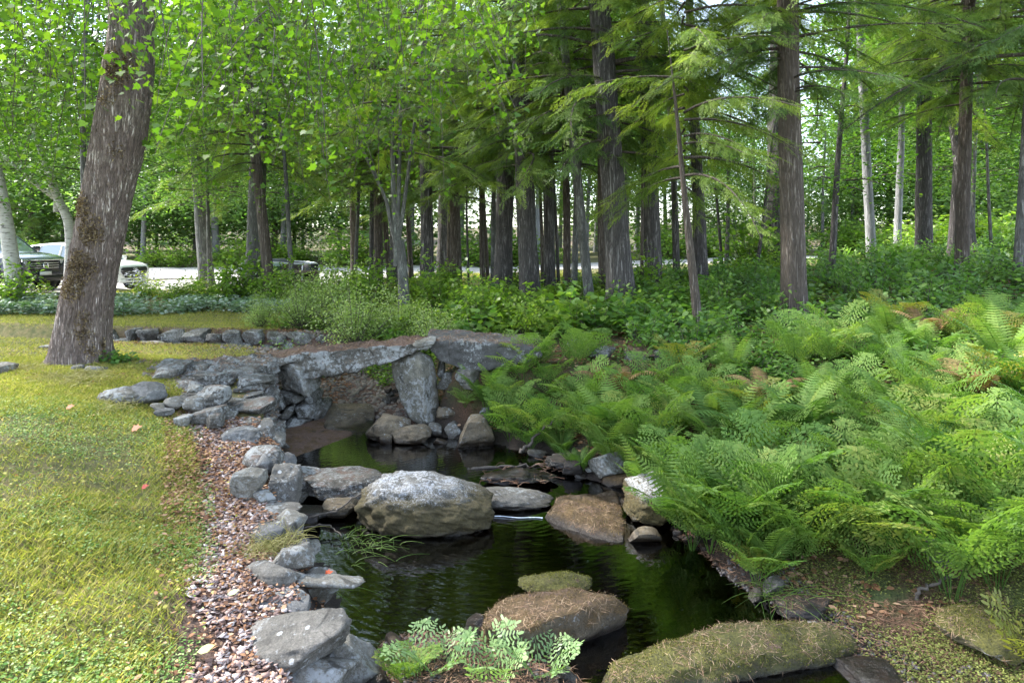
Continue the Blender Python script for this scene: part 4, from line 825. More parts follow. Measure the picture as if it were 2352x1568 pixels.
# ------------------------------------------------------------------ the grove
h0, h1, h2, h3 = HEM
TR = [ # label, dx, dy, width, dxt, dyt, bark, H, crowns
 ('straight grey oak trunk left of the pale gravel opening', 'oak_tree', 476, 664, 34, 462, 480, B_GREY, 13, [(3.0, .9, BRD[0]), (3.4, .7, h1)]),
 ('pale slim trunk right behind the straight grey oak', 'birch_tree', 497, 606, 18, 490, 450, B_PALE, 14, [(4.5, 1, BRD[1])]),
 ('thick furrowed pale grey pine trunk left of the boat', 'pine_tree', 582, 684, 42, 590, 430, B_GREY, 14, [(3.9, .75, h1), (5.5, .9, BRD[0])]),
 ('dark leaning trunk in front of the boat', 'hemlock_tree', 624, 700, 26, 600, 480, B_BROWN, 12, [(3.3, .6, h3)]),
 ('thin grey sapling leaning left across the boat', 'sapling', 677, 700, 13, 655, 440, B_GREY, 7, [(2.4, .8, SAP[0])]),
 ('slim brown trunk with leaves at its foot right of the boat', 'hemlock_tree', 813, 646, 16, 812, 480, B_BROWN, 12, [(3.4, .7, h1)]),
 ('thin dark trunk tight left of the straight brown one', 'hemlock_tree', 855, 655, 14, 857, 450, B_DARK, 12, [(3.6, .6, h0)]),
 ('straight brown trunk behind the pale forked tree', 'hemlock_tree', 869, 660, 22, 868, 450, B_BROWN, 13, [(3.2, .7, h1)]),
 ('narrow dark trunk leaning left between the brown and the forked tree', 'hemlock_tree', 897, 655, 14, 880, 470, B_BROWN, 10, []),
 ('dark trunk just left of the pale forked tree', 'hemlock_tree', 908, 664, 26, 906, 450, B_DARK, 13, [(3.4, .7, h2)]),
 ('thin trunk right behind the pale forked tree', 'hemlock_tree', 945, 650, 13, 934, 470, B_BROWN, 11, []),
 ('dark trunk with bare side twigs in the middle left of the grove', 'hemlock_tree', 982, 684, 32, 979, 440, B_DARK, 13, [(3.0, .85, h0)]),
 ('flared dark trunk between the twiggy trunk and the reddish one', 'hemlock_tree', 1016, 640, 26, 1018, 450, B_DARK, 13, [(3.4, .8, h3)]),
 ('thin brown trunk left against the reddish brown trunk', 'hemlock_tree', 1031, 645, 11, 1032, 480, B_BROWN, 10, []),
 ('reddish brown trunk with a mossy foot', 'hemlock_tree', 1049, 666, 26, 1045, 450, B_BROWN, 13, [(2.9, .85, h1)]),
 ('very thin black stem right of the reddish brown trunk', 'sapling', 1077, 672, 6, 1073, 450, B_DARK, 8, []),
 ('left of the three thin stems before the first big pine', 'sapling', 1110, 670, 13, 1104, 480, B_BROWN, 9, [(3.4, .8, HSM)]),
 ('middle one of the three thin stems before the first big pine', 'sapling', 1121, 662, 10, 1114, 480, B_BROWN, 9, []),
 ('right and curved one of the three thin stems before the first big pine', 'sapling', 1131, 672, 13, 1136, 480, B_GREY, 9, [(3.4, .8, HSM)]),
 ('first big pine trunk with pale furrows in the middle of the grove', 'pine_tree', 1154, 690, 43, 1160, 440, B_DARK, 15, [(3.3, .8, h2)]),
 ('second big pine trunk with ivy green at its foot', 'pine_tree', 1218, 704, 46, 1206, 440, B_DARK, 15, [(3.2, .85, h1)]),
 ('slim stem close behind the second big pine', 'sapling', 1246, 660, 9, 1244, 480, B_BROWN, 10, []),
 ('dark middle sized trunk right of the second big pine', 'hemlock_tree', 1264, 672, 27, 1260, 470, B_DARK, 12, [(3.4, .75, h3)]),
 ('thin dark stem in the thicket right of the middle sized trunk', 'sapling', 1283, 668, 9, 1277, 500, B_DARK, 9, []),
 ('brown slim trunk left of the bent grey stem', 'hemlock_tree', 1302, 690, 19, 1300, 480, B_BROWN, 12, [(3.3, .7, h0)]),
 ('bent grey stem between the brown trunk and the pale leaning one', 'maple_tree', 1316, 694, 17, 1326, 500, B_GREY, 10, [(3.8, .6, BRD[1])]),
 ('pale mottled trunk leaning left beside the biggest pine', 'maple_tree', 1357, 714, 24, 1332, 470, B_GREY, 13, [(3.6, .7, h3)]),
 ('dark straight trunk tight left of the biggest pine', 'hemlock_tree', 1385, 706, 18, 1380, 460, B_BROWN, 13, []),
 ('biggest pine of the grove with a flared foot and deep furrows', 'pine_tree', 1430, 728, 60, 1408, 440, B_DARK, 16, [(3.3, .8, h0), (4.2, .9, h1)]),
 ('dark pine trunk reaching the top of the picture right of the biggest pine', 'pine_tree', 1503, 690, 40, 1492, 400, B_DARK, 16, [(3.6, .45, h1)]),
 ('thin stem just right behind the biggest pine', 'sapling', 1476, 700, 9, 1474, 500, B_BROWN, 9, []),
 ('slender dark trunk crossing the blue sky with bare branches', 'pine_tree', 1555, 660, 17, 1538, 240, B_DARK, 15, []),
 ('light grey leaning trunk ending among the needles on the right bank', 'maple_tree', 1607, 775, 24, 1578, 500, B_BROWN, 4.9, [(2.4, .6, h3)]),
 ('short dark broken trunk behind the light grey leaning one', 'hemlock_tree', 1612, 672, 32, 1604, 480, B_DARK, 9, [(2.6, .75, HSM)]),
 ('thin curved dark stem in the bright gap right of the broken trunk', 'sapling', 1660, 640, 8, 1652, 520, B_DARK, 6, [(1.4, .9, SAP[0])]),
 ('twin dark stems in the bright gap left of the double pines', 'sapling', 1735, 640, 9, 1748, 540, B_DARK, 6, [(1.5, .9, SAP[1])]),
 ('broad dark pine trunk hidden half behind the tall brown one', 'pine_tree', 1784, 622, 54, 1788, 300, B_DARK, 16, [(6.0, .4, h2)]),
 ('tall brown furrowed hemlock trunk standing on the right bank', 'hemlock_tree', 1826, 764, 56, 1812, 100, B_BROWN, 15, [(4.3, .62, h1), (3.6, .45, h0)]),
 ('forked dark sapling before the pale gravel on the right', 'sapling', 1909, 640, 16, 1922, 430, B_DARK, 9, [(2.0, 1.2, SAP[0])]),
 ('white sunlit trunk standing by the gravel on the right', 'birch_tree', 2003, 600, 22, 1993, 420, B_PALE, 14, [(4, .5, BRD[0])]),
 ('fainter pale trunk right of the white sunlit one', 'birch_tree', 2060, 588, 17, 2064, 440, B_PALE, 13, [(4, .5, BRD[1])]),
 ('straight dark trunk on the bank in front of the yellow green glade', 'pine_tree', 2122, 597, 36, 2122, 300, B_DARK, 16, [(4.0, .6, h3)]),
 ('dark trunk behind the left side of the slim twiggy hemlock', 'pine_tree', 2186, 600, 22, 2196, 460, B_DARK, 15, [(5.0, .7, h0)]),
 ('trunk leaning left away from behind the slim twiggy hemlock', 'pine_tree', 2236, 598, 24, 2214, 450, B_DARK, 14, []),
 ('slim grey hemlock trunk with bare twigs at the right', 'hemlock_tree', 2208, 645, 30, 2220, 200, B_BROWN, 15, [(3.9, .62, h2), (3.6, .5, h1)]),
 ('thin sapling in the yellow green glade at the right', 'sapling', 2279, 592, 8, 2270, 440, B_GREY, 7, [(2.6, 1.1, SAP[1])]),
 ('grey mottled trunk cut by the right edge of the picture', 'maple_tree', 2340, 655, 26, 2352, 440, B_GREY, 14, [(4.2, .85, h3)]),
]
for k, (lab, nm, dx, dy, wp, dxt, dyt, bk, H, cs) in enumerate(TR):
    cs = [(c[0] - .1, c[1] * (1.15 if any(c[2] is h for h in HEM) else 1.1), c[2]) for q_, c in enumerate(cs)]
    tree(nm, lab, dx, dy, wp, dxt, dyt, bk, H, cs, n=40 if wp > 40 else (28 if wp > 20 else 14), flare=.45 if wp > 50 else .25, ridge=.09 if bk is B_DARK and wp > 25 else .05, taper=.93 if H < 5 else (.55 if wp > 20 else .7),
         bend=.012 if wp > 20 else .04)
# the pale forked tree
X, Y, Z = ground_hit(930, 735); e = empty('forked_tree', (X, Y, Z), 'pale grey tree forking into several stems left of the middle', 'tree', 'trunks of the grove beyond the bridge')
k_ = Y / FP
obj('trunk', trunk_mesh(np.array([[0, 0, 0], [-.02, 0, .5], [-5 * k_, 0, 1.0], [-12 * k_, 0, 1.6], [-18 * k_, 0, (735 - 560) * k_]]), 14 * k_, 77, 20, .3, .04, .3, B_GREY), e)
for (x1, y1, x2, y2, ra) in ((905, 430, 905, 250, 8), (918, 420, 925, 200, 7), (890, 460, 830, 330, 6), (935, 430, 960, 250, 6)):
    z0 = (735 - 560) * k_; P = np.array([[-18 * k_, 0, z0 - .1], [(.6 * x1 + .4 * 912 - 930) * k_, -.1, (735 - (y1 + 560) / 2) * k_], [(x1 - 930) * k_, -.1, (735 - y1) * k_], [(x2 - 930) * k_, -.2, (735 - y2) * k_]])
    obj('stem', trunk_mesh(P, ra * k_, 5, 12, 0, .03, .5, B_GREY, 6, 'stem'), e)
crown(e, h1, 3.3, .7, 2.0, off=(-.3, 0))
# birches at the left edge
X, Y, Z = ground_hit(38, 700); e = empty('birch_tree', (X, Y, Z), 'white birch leaning left at the left edge in front of the dark blue car', 'tree'); k_ = Y / FP
obj('trunk', trunk_mesh(np.array([[0, 0, 0], [-10 * k_, 0, 90 * k_], [-22 * k_, 0, 180 * k_], [-40 * k_, 0, 280 * k_], [-66 * k_, 0, 420 * k_], [-90 * k_, 0, 560 * k_]]), 18 * k_, 78, 22, .35, .04, .5, B_BIRCH), e)
crown(e, SAP[0], 2.0, 1.2, .4, off=(-.5, 0)); crown(e, BRD[0], 3.2, .8, 1.4, off=(-1, .3))
X, Y, Z = ground_hit(160, 660); Y = 19; X = ray(160, 660, Y)[0]; Z = gz(X, Y); e = empty('birch_tree', (X, Y, Z), 'pale birch with a long limb to the left, just behind the big maple', 'tree'); k_ = Y / FP
obj('trunk', trunk_mesh(np.array([[0, 0, 0], [.0, 0, 60 * k_], [3 * k_, 0, 120 * k_], [-2 * k_, 0, 180 * k_], [-30 * k_, 0, 230 * k_], [-60 * k_, 0, 320 * k_], [-90 * k_, 0, 420 * k_]]), 13 * k_, 79, 20, .2, .04, .5, B_BIRCH), e)
obj('limb', trunk_mesh(np.array([[-30 * k_, 0, 225 * k_], [-80 * k_, -.2, 270 * k_], [-160 * k_, -.3, 345 * k_], [-220 * k_, -.4, 400 * k_]]), 6 * k_, 80, 12, 0, .03, .7, B_BIRCH, 6, 'limb'), e)
crown(e, BRD[1], 2.9, .8, .4, off=(-.6, 0))
# nearer young hemlocks whose low boughs hang before the grove
for k, (dx, Y, lab, z, sc) in enumerate(((1810, 13.0, 'hemlock behind the tall brown trunk on the right bank', 4.6, .9), (2215, 15.2, 'hemlock behind the slim twiggy one', 3.9, 1.0), (2400, 12.5, 'hemlock beyond the right edge with boughs in the top corner', 3.6, 1.0))):
    x_ = ray(dx, 600, Y)[0]; e = empty('hemlock_tree', (x_, Y, gz(x_, Y)), lab, 'tree', 'young hemlocks in front of the grove')
    tk = obj('trunk', trunk_mesh(trunk_path((0, 0, 0), (.1, 0, 5), 12, 240 + k, .02), .085, 240 + k, 14, .3, .04, .5, B_BROWN), e); crown(e, HEM[k % 4], z, sc, k * 1.1)
# ------------------------------------------------------------------ trees across the road, each with its own crown and trunk
far_tr = [trunk_mesh(trunk_path((0, 0, 0), (.2 * k, 0, 10), 13, 90 + k, .02), .17, 90 + k, 12, .3, .04, .5, [B_BROWN, B_GREY, B_PALE][k]) for k in range(3)]
r = np.random.default_rng(12); LM = [(-.74, 'behind the dark blue car'), (-.62, 'behind the maple trunk'), (-.5, 'right of the white car'), (-.42, 'behind the straight grey oak'), (-.34, 'behind the thick grey pine'), (-.25, 'behind the boat'), (-.13, 'behind the forked tree'),
      (-.03, 'behind the two big middle pines'), (.1, 'behind the biggest flared pine'), (.22, 'behind the light grey leaning trunk'), (.34, 'left of the tall brown hemlock'), (.44, 'right of the tall brown hemlock'), (.53, 'behind the white sunlit trunk'), (.66, 'above the yellow green glade'), (9, 'at the right edge')]
def far_label(u, row, isH):
    w_ = next(t_ for lim, t_ in LM if u < lim)
    return ('dark hemlock ' if isH else 'leafy tree ') + ['at the roadside', 'second row back', 'deep in the woods', 'far back', 'farthest back'][row] + ', ' + w_
cnt = 0
for row, (Y0, st) in enumerate(((40, 3.6), (46, 3.8), (54, 4.6), (66, 6.0), (84, 8))):
    xm = Y0 * .80 + 4; X = -xm
    while X < xm:
        x_ = X + r.uniform(-1, 1); y_ = Y0 + r.uniform(-2.5, 2.5); u = x_ / y_
        gap = ((-.12 < u < .36) and r.uniform() < .8) or ((-.4 < u < .6) and row > 0 and r.uniform() < .3)
        if not (gap and row == 4):
            k = int(r.integers(3)); isH = r.uniform() < .25
            e = empty('hemlock_tree' if isH else 'broadleaf_tree', (x_, y_, gz(x_, y_)), far_label(u, row, isH), 'tree', 'trees in the woods beyond the road')
            s_ = r.uniform(.85, 1.3) * (.6 if .23 < u < .5 else 1); tk = obj('trunk', far_tr[k], e); tk.scale = (s_, s_, s_)
            cs = HEM[int(r.integers(4))] if isH else FAR[int(r.integers(3))]
            zc = (r.uniform(1.0, 2.6) if isH else r.uniform(.3, 2.6)) + (r.uniform(3.6, 5.0) if gap else 0)
            c = obj('crown', cs[0], e, (0, 0, zc), r.uniform(0, 6)); c.scale = (s_ * 1.05, s_ * 1.05, s_)
            cnt += 1
        X += st * r.uniform(.75, 1.25)

# ------------------------------------------------------------------ leafy trees between the grove and the road
MT = [(-14.5, 17.5, 'young leafy tree above the dark blue car', 3.2), (-12.6, 20.5, 'leafy tree above the white car', 3.6), (-10.6, 17.0, 'young maple right of the white car with low bright leaves', 3.0), (-9.9, 22.4, 'leafy maple behind the straight grey oak', 3.0),
      (-8.6, 22.6, 'leafy maple behind the thick grey pine', 3.0), (-5.4, 23.5, 'young maple shading the boat', 2.6), (-12.8, 13.5, 'young maple at the left edge behind the birch', 3.6), (-8.5, 13.6, 'slim maple hidden behind the big maple', 4.0),
      (6.2, 19.8, 'young maple in the gap left of the tall brown hemlock', 2.2), (3.6, 21, 'young maple in the gap behind the biggest pine', 2.6), (12.5, 24, 'young maple lit yellow green behind the white trunk', 2.4), (15.5, 23, 'young maple in the glade near the right edge', 2.0), (9.3, 26, 'leafy maple above the pale gravel at the right', 3.6)]
for k, (x_, y_, lab, zc) in enumerate(MT):
    hs_ = 5 if .14 < x_ / y_ < .52 else 9
    e = empty('young_maple', (x_, y_, gz(x_, y_)), lab, 'tree', 'young maples between the grove and the road')
    tk = obj('trunk', trunk_mesh(trunk_path((0, 0, 0), (.15 * (k % 3 - 1), 0, 5), hs_, 200 + k, .03), .07, 200 + k, 10, .3, .03, .6, B_GREY), e)
    crown(e, BRD[k % 2], zc, .45 if .14 < x_ / y_ < .52 else .95, k * 1.3)
# ------------------------------------------------------------------ ferns
def royal_frond(mb, r, base, az, Ln, lean, tone, npin=8, m=6, lfs=.037, wd=1.35):
    """bipinnate frond with oblong leaflets"""
    n = 14; s = np.linspace(0, 1, n); el0 = math.radians(r.uniform(62, 82)); bend = r.uniform(.7, 1.3) * lean
    el = el0 - bend * s ** 1.3; d3 = np.stack([np.cos(el) * math.cos(az), np.cos(el) * math.sin(az), np.sin(el)], 1)
    P = base + np.cumsum(np.concatenate([[np.zeros(3)], d3[:-1] * Ln / (n - 1)]), 0)
    V, F = tube_np(P, np.linspace(.0045, .0018, n), 3); mb.add(V, F, .35)
    side = np.array([-math.sin(az), math.cos(az), 0.0]); pos = []; dd = []; up = []; sc = []
    for i in range(npin):
        f = .30 + .70 * i / npin; k = f * (n - 1); c = np.array([np.interp(f, s, P[:, q]) for q in range(3)]); t_ = d3[min(int(k), n - 1)]
        nrm = norm(np.cross(t_, side)); nrm = nrm if nrm[2] > 0 else -nrm; pl = Ln * .27 * math.sin(math.pi * min(.95, .28 + .68 * (i + .5) / npin)) + .02
        for sg in (-1, 1):
            a = r.uniform(.8, 1.1); pd = norm(side * sg * math.sin(a) + t_ * math.cos(a) + nrm * -.12); q_ = norm(np.cross(nrm, pd))
            for j in range(m):
                g = (j + .7) / m; b_ = c + pd * pl * g + nrm * (-.05 * g * g * pl)
                for s2 in (-1, 1):
                    pos.append(b_); dd.append(norm(q_ * s2 * .85 + pd * .5)); up.append(nrm + r.normal(0, .3, 3)); sc.append(lfs * (Ln / .7) * (1.15 - .5 * g))
            pos.append(c + pd * pl); dd.append(pd); up.append(nrm); sc.append(lfs)
    place(mb, T_LEAFLET[0] * np.array([1, wd, 1]), T_LEAFLET[1], pos, np.array(dd), np.array(up), sc, np.clip(tone + r.uniform(-.12, .12, len(pos)), 0, 1))
def ladder_frond(mb, r, base, az, Ln, lean, tone):
    """once divided frond: long narrow toothed pinnae either side of the stalk"""
    n = 16; s = np.linspace(0, 1, n); el = math.radians(r.uniform(64, 80)) - r.uniform(.8, 1.3) * lean * s ** 1.5
    d3 = np.stack([np.cos(el) * math.cos(az), np.cos(el) * math.sin(az), np.sin(el)], 1)
    P = base + np.cumsum(np.concatenate([[np.zeros(3)], d3[:-1] * Ln / (n - 1)]), 0)
    V, F = tube_np(P, np.linspace(.005, .0018, n), 3); mb.add(V, F, .4)
    side = np.array([-math.sin(az), math.cos(az), 0.0]); NP = 20; pos = []; dd = []; up = []; sc = []
    for i in range(NP):
        f = .16 + .84 * i / NP; c = np.array([np.interp(f, s, P[:, q]) for q in range(3)]); t_ = d3[min(int(f * (n - 1)), n - 1)]
        nrm = norm(np.cross(t_, side)); nrm = nrm if nrm[2] > 0 else -nrm; pl = Ln * .20 * math.sin(math.pi * min(.97, .2 + .78 * (i + .5) / NP)) ** .8 + .008
        for sg in (-1, 1):
            pos.append(c); dd.append(norm(side * sg + t_ * .28 + nrm * -.1)); up.append(nrm + r.normal(0, .1, 3)); sc.append(pl)
    T = []; m = 7
    for i in range(m + 1):
        x = i / m; w_ = (.075 if i % 2 else .12) * (1 - x ** 1.6) + .004; T += [(x - .03 * (i % 2), -w_, -.12 * x * x), (x, 0, -.1 * x * x + .02), (x - .03 * (i % 2), w_, -.12 * x * x)]
    Fq = []
    for i in range(m): a = i * 3; Fq += [[a, a + 3, a + 4, a + 1], [a + 1, a + 4, a + 5, a + 2]]
    place(mb, np.array(T), np.array(Fq), pos, np.array(dd), np.array(up), sc, np.clip(tone + r.uniform(-.1, .1, len(pos)), 0, 1))
def fern_mesh(seed, kind, nf, Ln, mat, lean=1.0, ex=()):
    r = np.random.default_rng(seed); mb = MB()
    for i in range(nf):
        az = 2 * math.pi * (i + r.uniform(-.3, .3)) / nf; f_ = royal_frond if kind == 'r' else ladder_frond
        f_(mb, r, np.array([math.cos(az), math.sin(az), 0]) * .03 * r.uniform(.3, 1.4), az, Ln * r.uniform(.7, 1.15), lean * r.uniform(.8, 1.2), .5 + r.uniform(-.25, .25), *ex)
    return mb.mesh('fern', mat)
FR = [fern_mesh(1, 'r', 9, .78, M_FERN), fern_mesh(2, 'r', 10, .70, M_FERN, 1.15), fern_mesh(3, 'r', 8, .85, M_FERN, .9)]
FL_ = [fern_mesh(4, 'l', 9, .85, M_FERN), fern_mesh(5, 'l', 8, .75, M_FERN, 1.15), fern_mesh(6, 'l', 10, .6, M_FERN, 1.1)]
NEAR = (5, 4, .062, 1.15)
FY = fern_mesh(7, 'r', 6, .42, M_FERNY, 1.0, NEAR); FP1 = fern_mesh(8, 'r', 6, .62, M_FERNP, 1.0, NEAR); FP2 = fern_mesh(9, 'r', 5, .52, M_FERNP, .8, NEAR); FN = fern_mesh(14, 'r', 8, .6, M_FERN, 1.1, (7, 6, .05, 1.3))
def fern(me, x, y, s, label, group, rz=None, z=None, tiltx=0):
    o_ = obj('fern', me, None, (x, y, (gz(x, y) if z is None else z) - .02), rng.uniform(0, 6.28) if rz is None else rz); o_.scale = (s, s, s * rng.uniform(.9, 1.1))
    o_.rotation_euler.x = tiltx + rng.uniform(-.12, .12); tag(o_, label, 'fern', group); return o_
# ------------------------------------------------------------------ shrubs and herbs
def shrub_mesh(seed, H, Rm, nst, per, T, size, mat, up=.5, clump=.13):
    r = np.random.default_rng(seed); mb = MB(); wd = MB()
    for i in range(nst):
        az = r.uniform(0, 6.28); R_ = Rm * math.sqrt(r.uniform(.02, 1)); h = H * r.uniform(.45, 1.0) * (1 - .45 * (R_ / Rm) ** 2); s = np.linspace(0, 1, 7)
        P = np.stack([math.cos(az) * R_ * s ** .8, math.sin(az) * R_ * s ** .8, h * s ** .8], 1); V, F = tube_np(P, np.linspace(.009, .002, 7), 3); wd.add(V, F)
        n = int(per * r.uniform(.6, 1.3)); f = r.uniform(.25, 1.03, n); c = np.stack([np.interp(f, s, P[:, q]) for q in range(3)], 1) + r.normal(0, clump, (n, 3)) * np.array([1, 1, .7])
        c[:, 2] = np.maximum(c[:, 2], .02); th = r.uniform(0, 6.28, n); d = np.stack([np.cos(th), np.sin(th), r.uniform(-.5, .5, n)], 1)
        u = norm(np.stack([r.normal(0, .5, n), r.normal(0, .5, n), np.ones(n)], 1))
        place(mb, T[0], T[1], c, d, u, size * r.uniform(.6, 1.25, n), np.clip(.5 + r.uniform(-.2, .2) + r.uniform(-.25, .25, n), 0, 1))
    return mb.mesh('leaves', mat), wd.mesh('stems', M_TWIG)
SH = {'fine': [shrub_mesh(101, 1.25, .85, 60, 75, T_OVAL, .05, M_SHRUB), shrub_mesh(102, 1.0, .7, 50, 80, T_OVAL, .05, M_SHRUB)],
      'bright': [shrub_mesh(103, .95, .65, 34, 34, T_OVAL, .10, M_SHRUBG), shrub_mesh(104, .75, .6, 30, 34, T_OVAL, .09, M_SHRUBG)],
      'big': [shrub_mesh(105, .8, .6, 22, 13, T_MAPLE, .17, M_SHRUBG, clump=.1), shrub_mesh(106, .75, .6, 20, 13, T_BIG, .15, M_HERB, clump=.1)],
      'herb': [shrub_mesh(107, .42, .45, 24, 20, T_OVAL, .085, M_HERB, clump=.08), shrub_mesh(108, .35, .42, 20, 14, T_BIG, .10, M_HERB, clump=.07), shrub_mesh(109, .5, .4, 20, 30, T_LEAFLET, .09, M_HERB, clump=.07)],
      'yell': [shrub_mesh(110, .6, .4, 18, 24, T_OVAL, .07, leafmat('yellow_green_leaf', [(0.10, 0.17, 0.015), (0.24, 0.30, 0.03), (0.42, 0.42, 0.05)], .45), clump=.07)],
      'light': [shrub_mesh(111, .55, .45, 26, 40, T_DIAM, .05, leafmat('feathery_green_leaf', [(0.08, 0.16, 0.03), (0.15, 0.26, 0.05), (0.22, 0.34, 0.08)], .4), clump=.08)]}
def shrub(kind, k, x, y, s, label, cat='shrub', group=None, name='shrub', zs=None, z=None):
    e = empty(name, (x, y, (gz(x, y) if z is None else z) - .03), label, cat, group, rng.uniform(0, 6.28)); ms_ = SH[kind][k % len(SH[kind])]
    a = obj('leaves', ms_[0], e); b_ = obj('stems', ms_[1], e)
    for q in (a, b_): q.scale = (s, s, zs or s)
    return e
def shrub_px(kind, k, dx, dy, wpx, label, Y=None, **kw):
    X, Y_, Z = ground_hit(dx, dy) if Y is None else (ray(dx, dy, Y)[0], Y, None)
    ref = {'fine': 1.7, 'bright': 1.3, 'big': 1.2, 'herb': .9, 'yell': .8, 'light': .9}[kind]
    return shrub(kind, k, X, Y_, 1.22 * wpx / FP * Y_ / ref, label, zs=1.22 * wpx / FP * Y_ / ref * (1.45 if kind in ('fine', 'bright') else 1.15), **kw)
FG = 'ferns covering the right bank'
FLM = [(.95, 6.5, 'the angular brown boulder'), (1.45, 6.3, 'the white capped boulder'), (.2, 8.1, 'the brown root tangle'), (-.8, 9.0, 'the bridge pier'), (.3, 9.4, 'the end of the bridge'), (1.9, 9.9, 'the reddish slab'), (2.65, 5.6, 'the grey stone among the ferns'), (1.9, 4.9, 'the mossy shore'),
       (2.6, 4.4, 'the log shaped stone'), (4.6, 11.2, 'the tall brown hemlock'), (3.2, 11.0, 'the leaning grey trunk'), (4.2, 5.8, 'the right edge of the picture'), (5.6, 7.6, 'the middle of the right edge'), (3.4, 7.3, 'the middle of the fern bank'), (7.2, 10.3, 'the twiggy hemlock')]
def lm_label(what, x, y, LMK):
    d_, a, b_, nm = min((math.hypot(x - a, y - b_), a, b_, nm) for a, b_, nm in LMK); th = math.degrees(math.atan2(y - b_, x - a)) % 360
    if d_ < .35: return f'{what} right beside {nm}'
    rel = ['right of', 'behind and right of', 'behind', 'behind and left of', 'left of', 'before and left of', 'before', 'before and right of'][int((th + 22.5) // 45) % 8]
    return f"{what} {'just ' if d_ < .9 else ''}{rel} {nm}" 
r = np.random.default_rng(21); placed = []
def ok(x, y, dmin):
    if any((x - a) ** 2 + (y - b_) ** 2 < dmin * dmin for a, b_ in placed): return False
    placed.append((x, y)); return True
for _ in range(9000):
    y = r.uniform(4.5, 11.2); x = r.uniform(-.6, 7.5)
    if x > y * .78 + .4 or y > 8.7 + .22 * max(0, x - 3): continue
    d = float(sdist(np.array([x]), np.array([y]))[0])
    if d < -.02 or (y < 5.0 and x < 2.5) or (y > 8.6 and x < .2): continue
    if y < 5.1 and x > 2.2 and d < .75: continue
    if not ok(x, y, .28 + .05 * (y > 7)): continue
    if r.uniform() < (.2 if y < 7 else .4) and d > .5 and y > 5.4:
        shrub('herb', int(r.integers(3)), x, y, r.uniform(.7, 1.1), lm_label('broad leaved plant', x, y, FLM), 'plant', 'broad leaved plants among the ferns', 'woodland_plant'); continue
    lad = r.uniform() < (.55 if 6 < y < 9.5 and x > 1 else .3); me_ = (FL_ if lad else FR)[int(r.integers(3))]
    lab_ = lm_label('ladder leaved fern' if lad else 'feathery fern', x, y, FLM)
    edge = 'overhanging the water' if d < .5 else ('mid bank' if d < 1.8 else 'high on the bank')
    where = 'nearest the camera' if y < 5.9 else ('opposite the largest boulder' if y < 7.4 else ('near the bridge end' if x < 2.4 else 'towards the trees'))
    fern(me_, x, y, r.uniform(.7, 1.05) * (.85 if d < .3 else (1.18 if d < 1.6 and y < 7.5 else 1)), lab_, FG)
n_ferns = len(placed)
FB = [fern_mesh(15, 'l', 5, .7, M_FERNB, 1.5), fern_mesh(16, 'r', 5, .6, M_FERNB, 1.5)]; FY2 = fern_mesh(17, 'r', 7, .7, M_FERNY, 1.1)
for k in range(14):
    y = r.uniform(5.2, 9.5); x = r.uniform(.8, 6.5)
    if x > y * .77 or float(sdist(np.array([x]), np.array([y]))[0]) < .2: continue
    if k % 2: fern(FB[k // 2 % 2], x, y, r.uniform(.8, 1.1), lm_label('dead brown fern', x, y, FLM), 'dead brown ferns on the right bank', None, gz(x, y) + .12)
    else: fern(FY2, x, y, r.uniform(.8, 1.05), lm_label('yellowing fern', x, y, FLM), 'yellowing ferns on the right bank', None, gz(x, y) + .08)
for dx, dy, zz, sc in ((1600, 1215, .12, 1.0), (1665, 1235, .14, 1.05), (1735, 1250, .15, 1.0), (1800, 1262, .16, .9), (1700, 1290, .10, 1.0), (1765, 1315, .10, .95), (1830, 1300, .12, .9), (1630, 1262, .10, 1.0), (1590, 1235, .1, .9), (1585, 1150, .2, .9), (1510, 1085, .22, .9), (1440, 1045, .25, .9), (1360, 1020, .25, .9), (1290, 985, .3, .9), (1225, 965, .35, .9), (1170, 940, .4, .85),
        (1200, 890, .55, .9), (1270, 905, .5, .9), (1350, 930, .5, 1.0), (1240, 850, .75, .8), (1310, 850, .75, .8), (1190, 872, .62, .85), (1265, 880, .62, .9), (1335, 835, .8, .9), (1235, 838, .8, .8), (1150, 905, .5, .6), (1640, 1180, .3, 1.0), (1730, 1190, .35, 1.0), (1850, 1225, .3, .9), (1930, 1235, .35, .9), (1420, 990, .4, 1.0), (1490, 1020, .4, 1.0)):
    Y = (EYE - zz) * FP / (dy - HY); X = (dx - 1176) / FP * Y; k = int(r.integers(3))
    fern((FR if r.uniform() < .75 else FL_)[k], X, Y, sc * r.uniform(.85, 1.05), lm_label('fern leaning out over the water', X, Y, FLM), 'ferns leaning over the water', None, min(zz, gz(X, Y) + .1) if Y < 8.8 else gz(X, Y), .15)
# ferns round the pool's front
fern(FP1, -.42, 3.97, .62, 'pale blue green fern at the bottom edge left of the brown mossy boulder', None, 1.0, .0)
fern(FP2, -.12, 3.86, .72, 'light yellow green fern at the bottom edge before the brown mossy boulder', None, 2.2, .02)
fern(FN, -.62, 3.95, .5, 'small darker green fern against the edging boulders at the bottom', None, .3, .0)
fern(FP1, .18, 3.98, .62, 'small pale fern at the bottom edge left of the long mossy stone', None, .8, -.02)
fern(FY, 3.02, 3.98, .9, 'orange yellow fern at the right bottom corner', None, 2.0)
fern(FN, 3.15, 4.75, 1.0, 'bright green fern by the right edge above the mossy stone', None, 1.1)
fern(FN, 2.55, 4.85, .75, 'dark green fern in front of the grey stone on the right bank', None, 2.1)
fern(FY, 2.35, 5.15, .75, 'yellowing fern beside the grey stone on the right bank', None, 2.4)
fern(FY, 1.85, 5.1, .7, 'yellow green fern hanging down to the water over the bank', None, 4.0)
fern(FY, 1.45, 6.5, .8, 'browning yellow fern beside the white capped boulder', None, 3.4)
